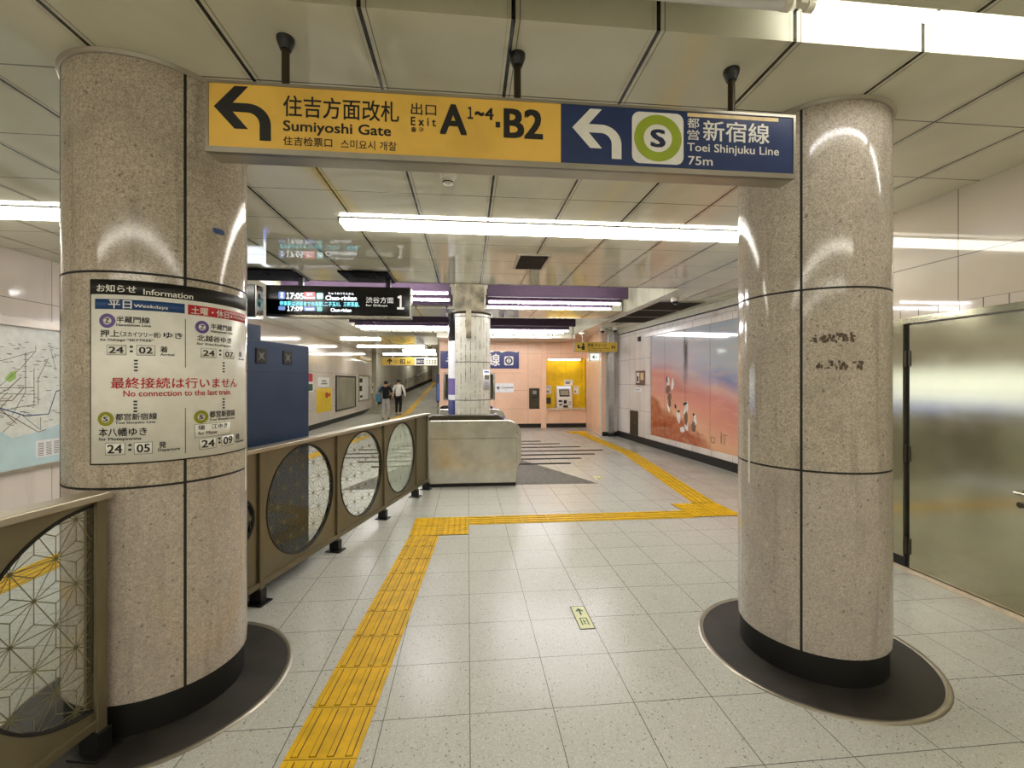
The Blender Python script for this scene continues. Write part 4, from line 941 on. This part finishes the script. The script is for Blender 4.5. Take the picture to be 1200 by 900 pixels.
obj('tube', MB().tube([(2.75, 15.25, 2.31), (3.87, 15.25, 2.31)], .014, 8), 'downlight_glow', rl); obj('housing', MB().box(2.70, 3.92, 15.2, 15.3, 2.325, 2.35), 'white_plastic', rl)
ct = thing('counter', 'pale counter shelf below the yellow recess', 'counter', (3.32, 15.2, .5))
obj('top', MB().box(2.635, 3.99, 14.90, 15.45, .60, .65), 'counter_top', ct, .005); obj('skirt', MB().box(2.635, 3.99, 14.98, 15.0, .50, .60), 'peach_plain', ct)
tm = thing('ticket_machine', 'white fare adjustment machine on the counter in the yellow recess', 'ticket machine', (3.3, 15.2, .65))
TX0, TX1 = 3.03, 3.56
tprof = [(15.10, .65), (15.10, .98), (15.24, 1.32), (15.24, 1.40), (15.45, 1.40), (15.45, .65)]
obj('body', MB().prism([(a_, b_) for a_, b_ in tprof], lambda u, v, w: (w, u, v), TX0, TX1), 'white_plastic', tm, .012)
fT = lambda u, v, w: (u, 15.10 + .14 * v - w * .92, .98 + .34 * v + w * .38)
obj('screen', MB().hexa(fT, 3.12, 3.47, .18, .88, 0, .006), 'black_gloss', tm); mark(tm, 'screen_glow', 'board_grey', [rect(3.15, .3, 3.44, .8)], fT, .007)
obj('header_light', MB().box(3.06, 3.53, 15.225, 15.24, 1.325, 1.39), 'screen_blue', tm)
fT2 = front(15.10)
obj('coin_slot', MB().hexa(fT2, 3.08, 3.20, .86, .92, 0, .01).hexa(fT2, 3.26, 3.36, .80, .92, 0, .014).hexa(fT2, 3.10, 3.2, .74, .79, 0, .01), 'kick_black', tm)
obj('tray', MB().hexa(fT2, 3.24, 3.40, .67, .75, 0, .03), 'steel_dark', tm, .004); obj('ticket_slot', MB().hexa(fT2, 3.42, 3.52, .84, .87, 0, .012).hexa(fT2, 3.42, 3.52, .76, .79, 0, .012), 'grey_plastic', tm)
fY = front(15.467)
for u0, v0, u1, v1, lb in ((2.69, 1.12, 2.90, 1.42, 'white notice left of the fare machine in the yellow recess'), (3.36, 1.42, 3.66, 1.62, 'white notice above the fare machine in the yellow recess'), (3.68, 1.12, 3.87, 1.40, 'white notice right of the fare machine in the yellow recess')):
    n_ = thing('recess_notice', lb, 'notice', ((u0 + u1) / 2, 15.45, v0)); obj('sheet', MB().hexa(fY, u0, u1, v0, v1, 0, .004), 'paper_white', n_)
    mark(n_, 'print', 'ink_grey', [rect(u0 + .04, v0 + .05, u1 - .1, v0 + .12), rect(u0 + .04, v1 - .06, u1 - .04, v1 - .04)], fY, .005)
cb_ = thing('socket_plate', 'grey cover plate low at the left of the yellow recess', 'panel', (2.8, 15.45, .78)); obj('plate', MB().hexa(fY, 2.72, 2.88, .78, 1.0, 0, .012), 'steel_dark', cb_, .003); obj('slot', MB().hexa(fY, 2.76, 2.84, .92, .95, .012, .016), 'kick_black', cb_)
# hanging fare sign and exit sign
hs = thing('hanging_sign', 'yellow hanging fare adjustment sign near the mural wall', 'sign', (3.53, 12.0, 2.36))
fH = front(12.0)
obj('housing', MB().box(2.88, 4.10, 12.0, 12.1, 2.36, 2.64), 'alu', hs, .005); obj('face', MB().hexa(fH, 2.90, 4.08, 2.375, 2.625, -.01, .003), 'yellow_backlit', hs)
letters(hs, 'ink_black', [('精算 チャージ', 3.25, 2.50, 3.78, 2.60, .01), ('Fare Adjustment / Recharge', 3.25, 2.44, 3.86, 2.48, .01), ('精算 充值 정산 충전', 3.25, 2.395, 3.66, 2.43, .006)], fH, .004)
mark(hs, 'pictogram', 'ink_black', [disc(3.13, 2.575, .03, 12), rect(3.09, 2.42, 3.17, 2.54), rect(3.02, 2.47, 3.09, 2.50), rect(2.97, 2.46, 3.02, 2.56), rect(3.92, 2.46, 3.96, 2.54), rect(3.98, 2.46, 4.02, 2.54)], fH, .004)
for x in (3.12, 3.84): obj('hanging_rod', MB().lathe(x, 12.05, [(.014, 2.63), (.014, CZ)], 10), 'alu', hs)
ex = thing('exit_sign', 'small white exit sign with green arrow under the yellow hanging sign', 'exit sign', (3.43, 12.02, 2.13))
obj('housing', MB().box(3.29, 3.58, 12.01, 12.09, 2.12, 2.34), 'white_plastic', ex, .004); obj('face', MB().hexa(front(12.01), 3.33, 3.57, 2.14, 2.32, -.01, .003), 'exit_white', ex)
mark(ex, 'arrow', 'plate_green', [[(3.37, 2.23), (3.44, 2.29), (3.46, 2.27), (3.41, 2.23)], [(3.37, 2.23), (3.41, 2.23), (3.46, 2.19), (3.44, 2.17)], rect(3.39, 2.22, 3.53, 2.24)], front(12.01), .004)
obj('hanger', MB().box(3.35, 3.37, 12.04, 12.06, 2.34, 2.36).box(3.5, 3.52, 12.04, 12.06, 2.34, 2.36), 'alu', ex)
po = thing('gate_post', 'slim dark round topped post left of the peach wall', 'post', (-.93, 14.3, 0))
obj('blade', MB().prism(rrect(-.985, .9, -.885, 1.80, .049, 8), front(14.3), -.05, 0), 'ink_navy', po); obj('pole', MB().box(-.96, -.91, 14.3, 14.35, 0, .92), 'steel', po); obj('stripe', MB().hexa(front(14.3), -.955, -.915, .95, 1.5, 0, .003), 'ink_cyan', po)

# ================================================================== LEFT WALL ITEMS
fW = leftw(-5.0)
mpb = thing('route_map', 'large framed rail route map on the left wall beyond the railing', 'map', (-5, 4.5, .6))
obj('board', MB().hexa(fW, 2.2, 6.35, .60, 2.18, 0, .02), 'map_land', mpb)
obj('frame', MB().hexa(fW, 2.15, 6.4, 2.18, 2.28, 0, .06).hexa(fW, 2.15, 6.4, .555, .60, 0, .05).hexa(fW, 6.35, 6.4, .6, 2.18, 0, .05), 'alu', mpb, .004)
mark(mpb, 'sea', 'map_sea', [[(2.2, .60), (6.35, .60), (6.35, 1.30), (6.2, 1.22), (6.05, 1.05), (5.75, .98), (5.45, .95), (5.3, 1.05), (5.0, 1.2), (4.5, .9), (2.2, 1.0)]], fW, .0205)
def ribbons(pts_list, wdt):
    ps = []
    for pts in pts_list:
        for (a0, b0), (a1, b1) in zip(pts, pts[1:]):
            l_ = math.hypot(a1 - a0, b1 - b0) or 1; nx, ny = -(b1 - b0) / l_ * wdt, (a1 - a0) / l_ * wdt
            ps.append([(a0 + nx, b0 + ny), (a1 + nx, b1 + ny), (a1 - nx, b1 - ny), (a0 - nx, b0 - ny)])
    return ps
mark(mpb, 'park', 'map_green', [blob_ for blob_ in [[(5.37, 1.60), (5.43, 1.67), (5.50, 1.69), (5.49, 1.60), (5.42, 1.56)]]], fW, .021)
mark(mpb, 'route_line', 'map_line_grey', ribbons([[(4.6, 1.62), (5.36, 1.80), (5.72, 1.92), (5.72, 1.98)], [(5.3, 1.25), (5.5, 1.28), (5.7, 1.30), (5.7, 1.72)], [(5.72, 1.92), (5.55, 1.72), (5.2, 1.42)], [(5.45, 1.2), (5.6, 1.45), (5.6, 1.9)], [(5.88, 1.85), (5.75, 1.6), (5.75, 1.3)], [(5.9, 1.98), (5.98, 1.7)], [(5.3, 1.5), (5.7, 1.5)], [(5.3, 1.44), (5.72, 1.42)], [(5.35, 1.02), (5.55, 1.2), (5.78, 1.0), (5.78, 1.15)]], .0032), fW, .022)
mark(mpb, 'route_line', 'map_line_brown', ribbons([[(5.2, 1.36), (5.45, 1.36), (5.58, 1.5), (5.7, 1.5)], [(4.4, 1.3), (5.0, 1.3), (5.4, 1.48), (5.55, 1.62)], [(5.2, 1.28), (5.42, 1.2), (5.75, .98), (5.85, 1.0)], [(4.8, 1.5), (5.3, 1.3), (5.5, 1.1)], [(5.15, 1.22), (5.4, 1.45)], [(5.25, 1.2), (5.45, 1.42)]], .004), fW, .0225)
mark(mpb, 'route_line', 'map_line_blue', ribbons([[(5.2, 1.33), (5.6, 1.18), (5.88, 1.18), (5.98, 1.45), (6.1, 1.47)], [(4.0, 1.6), (4.8, 1.4), (5.2, 1.33)]], .006), fW, .023)
rnd = random.Random(5)
mark(mpb, 'station_names', 'map_text', [rect(a_, b_, a_ + rnd.uniform(.02, .07), b_ + .008) for a_, b_ in [(rnd.uniform(5.25, 6.15), rnd.uniform(1.05, 2.02)) for k in range(110)]], fW, .0235)
mark(mpb, 'legend', 'paper_white', [rect(5.72, .68, 6.14, .88)], fW, .0215)
mark(mpb, 'legend_text', 'ink_grey', [rect(5.75 + .1 * i, .70 + .02 * k, 5.75 + .1 * i + .07, .708 + .02 * k) for i in range(4) for k in range(8)], fW, .0225)
ad = thing('advert_lightbox', 'lit white and blue advertising panel on the left wall, mirrored in the steel door', 'advertising panel', (-5, 10.2, .7))
obj('case', MB().hexa(fW, 8.2, 12.2, .70, 1.92, .006, .08), 'alu', ad, .005); obj('lit_face', MB().hexa(fW, 8.25, 12.15, 1.05, 1.88, .08, .084), 'advert_white', ad); obj('blue_band', MB().hexa(fW, 8.25, 12.15, .76, 1.05, .08, .084), 'advert_blue', ad)
def wall_board(name, label, cat, u0, v0, u1, v1, mat, frame=None):
    o_ = thing(name, label, cat, (-5, (u0 + u1) / 2, v0)); obj('sheet', MB().hexa(fW, u0, u1, v0, v1, 0, .012), mat, o_)
    if frame:
        k = .05; obj('frame', MB().hexa(fW, u0 - k, u1 + k, v1, v1 + k, 0, .04).hexa(fW, u0 - k, u1 + k, v0 - k, v0, 0, .04).hexa(fW, u0 - k, u0, v0, v1, 0, .04).hexa(fW, u1, u1 + k, v0, v1, 0, .04), frame, o_, .004)
    return o_
o_ = wall_board('wall_poster', 'small red and green poster at the edge of the blue cabinet', 'poster', 14.6, 1.23, 15.15, 1.84, 'paper_white')
mark(o_, 'print', 'ink_red', [rect(14.65, 1.55, 15.1, 1.82)], fW, .013); mark(o_, 'print', 'plate_green', [rect(14.65, 1.26, 15.1, 1.48)], fW, .013)
o_ = wall_board('wall_poster', 'white notice above the yellow poster on the left wall', 'poster', 15.6, 1.36, 16.85, 1.70, 'paper_white')
mark(o_, 'print', 'ink_grey', [rect(16.0, 1.55, 16.5, 1.60), rect(15.95, 1.46, 16.6, 1.51)], fW, .013)
o_ = wall_board('wall_poster', 'bright yellow poster on the left wall', 'poster', 15.5, .50, 17.1, 1.32, 'notice_yellow')
mark(o_, 'print', 'ink_red', [disc(16.55, 1.07, .11, 14, .17), disc(16.85, 1.08, .07, 12, .12)], fW, .013); mark(o_, 'print', 'sign_yellow', [rect(15.6, .72, 17.0, .76), rect(15.6, .86, 16.9, .89), rect(15.6, 1.2, 17.0, 1.24)], fW, .013)
wall_board('display_board', 'grey empty display board in black frame on the left wall', 'display board', 17.7, .46, 20.6, 1.74, 'board_grey', 'black_metal')
o_ = wall_board('wall_poster', 'white sheets on the far notice board of the left wall', 'notice board', 21.3, .68, 23.3, 1.80, 'paper', 'alu')
mark(o_, 'print', 'stripe_dark', [rect(21.4, 1.5, 22.0, 1.7), rect(21.4, 1.1, 21.9, 1.35), rect(21.5, .8, 22.0, .9)], fW, .013); mark(o_, 'print', 'paper_white', [rect(22.3, .75, 23.1, 1.72)], fW, .013)
o_ = thing('wall_phone', 'small wall box past the far notice board', 'wall fitting', (-5, 23.7, 1)); obj('box', MB().hexa(fW, 23.55, 23.95, .95, 1.45, 0, .12), 'white_plastic', o_, .01); obj('slot', MB().hexa(fW, 23.65, 23.85, 1.2, 1.3, .12, .125), 'kick_black', o_)
o_ = thing('lit_sign', 'small yellow lit strip sign high on the left wall', 'sign', (-5, 22, 2.6)); obj('face', MB().hexa(fW, 21.1, 23.6, 2.56, 2.74, .02, .10), 'yellow_backlit', o_, .004); obj('bracket', MB().hexa(fW, 21.3, 21.4, 2.6, 2.7, 0, .02).hexa(fW, 23.3, 23.4, 2.6, 2.7, 0, .02), 'alu', o_)
# far sign over the ramp
bs = thing('hanging_sign', 'yellow hanging exit B2 sign over the far ramp', 'sign', (-2.8, 22.05, 2.34))
f2 = front(22.0)
obj('housing', MB().box(-4.13, -1.45, 22.0, 22.12, 2.32, 2.72), 'alu', bs, .005)
obj('yellow_face', MB().hexa(f2, -4.11, -2.56, 2.34, 2.70, -.01, .004), 'yellow_backlit', bs); obj('pale_face', MB().hexa(f2, -2.54, -1.47, 2.34, 2.70, -.01, .004), 'paper', bs)
mark(bs, 'arrow', 'ink_black', [[(-3.72, 2.66), (-3.86, 2.52), (-3.81, 2.48), (-3.72, 2.58)], [(-3.72, 2.66), (-3.72, 2.58), (-3.63, 2.48), (-3.58, 2.52)], rect(-3.745, 2.38, -3.695, 2.62)], f2, .006)
letters(bs, 'ink_black', [('出口', -3.52, 2.42, -3.25, 2.60, .0), ('B2', -3.22, 2.40, -2.98, 2.63, .03), ('A4', -2.92, 2.40, -2.75, 2.56, .02)], f2, .006)
mark(bs, 'dark_badge', 'ink_navy', [rect(-2.48, 2.38, -2.08, 2.66)], f2, .006); letters(bs, 'ink_white', [('出口', -2.45, 2.46, -2.11, 2.58, .01)], f2, .007); mark(bs, 'small_text', 'ink_grey', [rect(-2.0 + .13 * i, 2.42 + .10 * k, -1.92 + .13 * i, 2.48 + .10 * k) for i in range(4) for k in range(2)], f2, .006)
obj('hanger', MB().box(-3.6, -3.56, 22.03, 22.07, 2.72, CZ).box(-2.0, -1.96, 22.03, 22.07, 2.72, CZ), 'alu', bs)
# handrail on the ramp wall
hr = thing('wall_handrail', 'dark double handrail along the grey ramp wall', 'handrail', (-4.0, 30, .6))
def rampz(y): return max(0, (y - 22) * 1.55 / 16.2)
fX = seg((-4.95, 24.2), (-3.0, 38.3))
def rampp(u, h, w):
    x_, y_, _ = fX(u, 0, w); return (x_, y_, rampz(y_) + h)
for hh_ in (.72, .92): obj('rail', MB().tube([rampp(u, hh_, .09) for u in (.4, 3, 6, 9, 12, 14)], .022, 8), 'steel_dark', hr)
for u in (13.5, 11, 8.5, 6, 3.5, 1): obj('bracket', MB().tube([rampp(u, .45, .02), rampp(u, .6, .09), rampp(u, .93, .09)], .016, 6), 'steel_dark', hr)
kb = MB(); us = [.2, 5, 10, 14.1]
for a_, b_ in zip(us, us[1:]):
    q = [rampp(a_, 0, .02), rampp(b_, 0, .02), rampp(b_, .25, .02), rampp(a_, .25, .02)]; kb.add(q, [(0, 1, 2, 3)])
struct('baseboard_ramp', kb, 'stripe_dark', 'dark base band along the grey ramp wall', 'baseboard')
cp = thing('wall_pilaster', 'patterned grey pilaster where the left wall turns into the ramp', 'post', (-4.9, 24.3, 0)); obj('cover', MB().box(-5.0, -4.78, 24.2, 24.55, 0, CZ), 'concrete_grey', cp, .01); obj('rail_stub', MB().box(-4.80, -4.70, 24.22, 24.5, .8, .9), 'steel_dark', cp)

# ================================================================== PEOPLE walking away up the passage
def skin(name, verts, edges, radii, mat, parent, sub=2, at=None):
    base = wloc(parent)
    me = bpy.data.meshes.new(name); me.from_pydata([Vector(v) for v in verts], edges, []); me.update()
    o = bpy.data.objects.new(name, me); COL.objects.link(o)
    md = o.modifiers.new('skin', 'SKIN'); md.use_smooth_shade = True
    for i, r in enumerate(radii):
        sv = me.skin_vertices[0].data[i]; r = r if isinstance(r, tuple) else (r, r); sv.radius = r; sv.use_root = (i == 0)
    sb = o.modifiers.new('sub', 'SUBSURF'); sb.levels = sub; sb.render_levels = sub
    bpy.context.view_layer.update()
    m2 = bpy.data.meshes.new_from_object(o.evaluated_get(bpy.context.evaluated_depsgraph_get()))
    bpy.data.objects.remove(o); bpy.data.meshes.remove(me)
    m2.materials.clear(); m2.materials.append(M[mat]); m2.name = name
    m2.polygons.foreach_set('use_smooth', [True] * len(m2.polygons))
    q = bpy.data.objects.new(name, m2); COL.objects.link(q); q.parent = parent
    return q
def person(x, y, z, h, label, pose, top, bottom, head_turn=0.0):
    k = h / 1.70
    p = thing('person', label, 'person', (x, y, z))
    V = []; E = []; R_ = []
    def add(c, r, par=None):
        V.append((c[0] * k, c[1] * k, c[2] * k)); R_.append(tuple(q * k for q in r) if isinstance(r, tuple) else r * k)
        if par is not None: E.append((par, len(V) - 1))
        return len(V) - 1
    pel = add((0, 0, .93), (.12, .09)); wa = add((0, .01, 1.06), (.12, .09), pel); chs = add((0, .0, 1.26), (.145, .10), wa); nk0 = add((0, -.005, 1.42), (.065, .06), chs)
    nk = add((0, .01, 1.49), .048, nk0); hd = add((0, .02, 1.57), (.072, .082), nk); hd2 = add((0, .02, 1.655), (.060, .072), hd)
    nose = add((.0 + .02 * head_turn, .105, 1.565), .012, hd)
    for s in (-1, 1): add((s * .078, .02, 1.57), .012, hd)
    J = {}
    for s, A in ((-1, pose['L']), (1, pose['R'])):
        sh = add((s * .175, 0, 1.40), .055, nk0); el = add(A[0], .040, sh); wr = add(A[1], .026, el)
        d = (Vector(A[1]) - Vector(A[0])).normalized(); side = Vector((0, 1, 0)) if abs(d.y) < .8 else Vector((0, 0, 1)); side = (side - d * side.dot(d)).normalized(); out = d.cross(side)
        pa = add(Vector(A[1]) + d * .05, (.030, .018), wr); pb = add(Vector(A[1]) + d * .085, (.034, .015), pa)
        for q, (o_, ln) in enumerate(((-.027, .062), (-.009, .078), (.009, .074), (.027, .056))):
            f0 = Vector(A[1]) + d * .105 + side * o_; f1 = f0 + d * ln * .5 + out * .006; f2_ = f0 + d * ln * .9 + out * .022
            i0 = add(f0, .0085, pb); i1 = add(f1, .008, i0); add(f2_, .0065, i1)
        t0 = Vector(A[1]) + d * .05 + side * -.035; th = add(t0, .010, pa); add(t0 + d * .045 - side * .012 + out * .012, .0085, th)
        J[s] = (V[sh], V[el], V[wr])
    LG = {}
    for s, A in ((-1, pose['l']), (1, pose['r'])):
        hp = add((s * .08, 0, .86), .075, pel); kn = add(A[0], .058, hp); an = add(A[1], .038, kn); he = add((A[1][0], A[1][1] + .03, A[1][2] - .055), .032, an); to = add((A[1][0], A[1][1] + .16, A[1][2] - .062), (.036, .022), he)
        LG[s] = (V[hp], V[kn], V[an], V[he], V[to])
    skin('body', V, E, R_, 'skin', p)
    # clothes follow the same skeleton, a little larger
    sc_ = lambda a, b, t_: tuple(a[i] + (b[i] - a[i]) * t_ for i in range(3))
    TV = [(0, 0, .80 * k), V[wa], V[chs], V[nk0]]; TR = [(.165 * k, .13 * k), (.145 * k, .112 * k), (.165 * k, .122 * k), (.085 * k, .08 * k)]; TE = [(0, 1), (1, 2), (2, 3)]
    for s in (-1, 1):
        a_, b_, c_ = J[s]; i = len(TV); ext = pose.get('sleeve', .75)
        TV += [a_, sc_(a_, b_, ext)] ; TR += [.072 * k, .062 * k]; TE += [(3, i), (i, i + 1)]
        if ext >= 1: TV.append(sc_(b_, c_, .92)); TR.append(.042 * k); TE.append((i + 1, i + 2))
    skin('shirt', TV, TE, TR, top, p)
    BV = [(0, 0, 1.04 * k)]; BR = [(.145 * k, .115 * k)]; BE = []
    for s in (-1, 1):
        a_, b_, c_ = LG[s][:3]; i = len(BV); BV += [a_, b_, sc_(b_, c_, .97)]; BR += [.105 * k, .078 * k, .062 * k]; BE += [(0, i), (i, i + 1), (i + 1, i + 2)]
    skin('trousers', BV, BE, BR, bottom, p)
    for s in (-1, 1):
        sv = [LG[s][2], LG[s][3], LG[s][4]]; skin('shoe', [(sv[0][0], sv[0][1], sv[0][2] - .03 * k), sv[1], (sv[2][0], sv[2][1] + .04 * k, sv[2][2])], [(0, 1), (1, 2)], [.045 * k, .044 * k, (.045 * k, .03 * k)], 'shoe_black', p)
    hc_ = V[hd2]; hb = MB().sphere((x + hc_[0], y + hc_[1] - .022 * k, z + hc_[2] - .005 * k), .098 * k, 20, 12, sc=(.95, 1.02, 1.0))
    obj('hair', hb, 'hair', p)
    return p
person(-3.16, 21.0, 0.0, 1.63, 'person in white shirt and black trousers walking away up the passage', {'L': ((-.27, -.02, 1.13), (-.26, .10, .90)), 'R': ((.29, -.04, 1.14), (.31, .04, .89)), 'l': ((-.10, .10, .50), (-.10, .02, .10)), 'r': ((.09, .02, .50), (.09, -.14, .11)), 'sleeve': 1.0}, 'cloth_white', 'cloth_black')
person(-3.32, 18.7, 0.0, 1.57, 'person in black top and pale trousers with a blue bag, walking away', {'L': ((-.30, .02, 1.15), (-.20, .20, 1.05)), 'R': ((.30, .0, 1.14), (.24, .18, 1.0)), 'l': ((-.10, .02, .50), (-.10, -.12, .11)), 'r': ((.10, .10, .50), (.10, .04, .10)), 'sleeve': .85}, 'cloth_black', 'cloth_pale')
bg = thing('shoulder_bag', 'blue bag hanging from the left shoulder of the person in black', 'bag', (-3.56, 18.46, .74))
obj('pouch', MB().box(-3.66, -3.47, 18.40, 18.53, .74, 1.06), 'cloth_blue', bg, .03); obj('strap', MB().tube([(-3.62, 18.47, 1.05), (-3.56, 18.50, 1.25), (-3.49, 18.60, 1.385), (-3.46, 18.68, 1.40)], .014, 6).tube([(-3.50, 18.47, 1.05), (-3.49, 18.50, 1.25), (-3.47, 18.60, 1.385), (-3.46, 18.68, 1.40)], .014, 6), 'cloth_blue', bg)
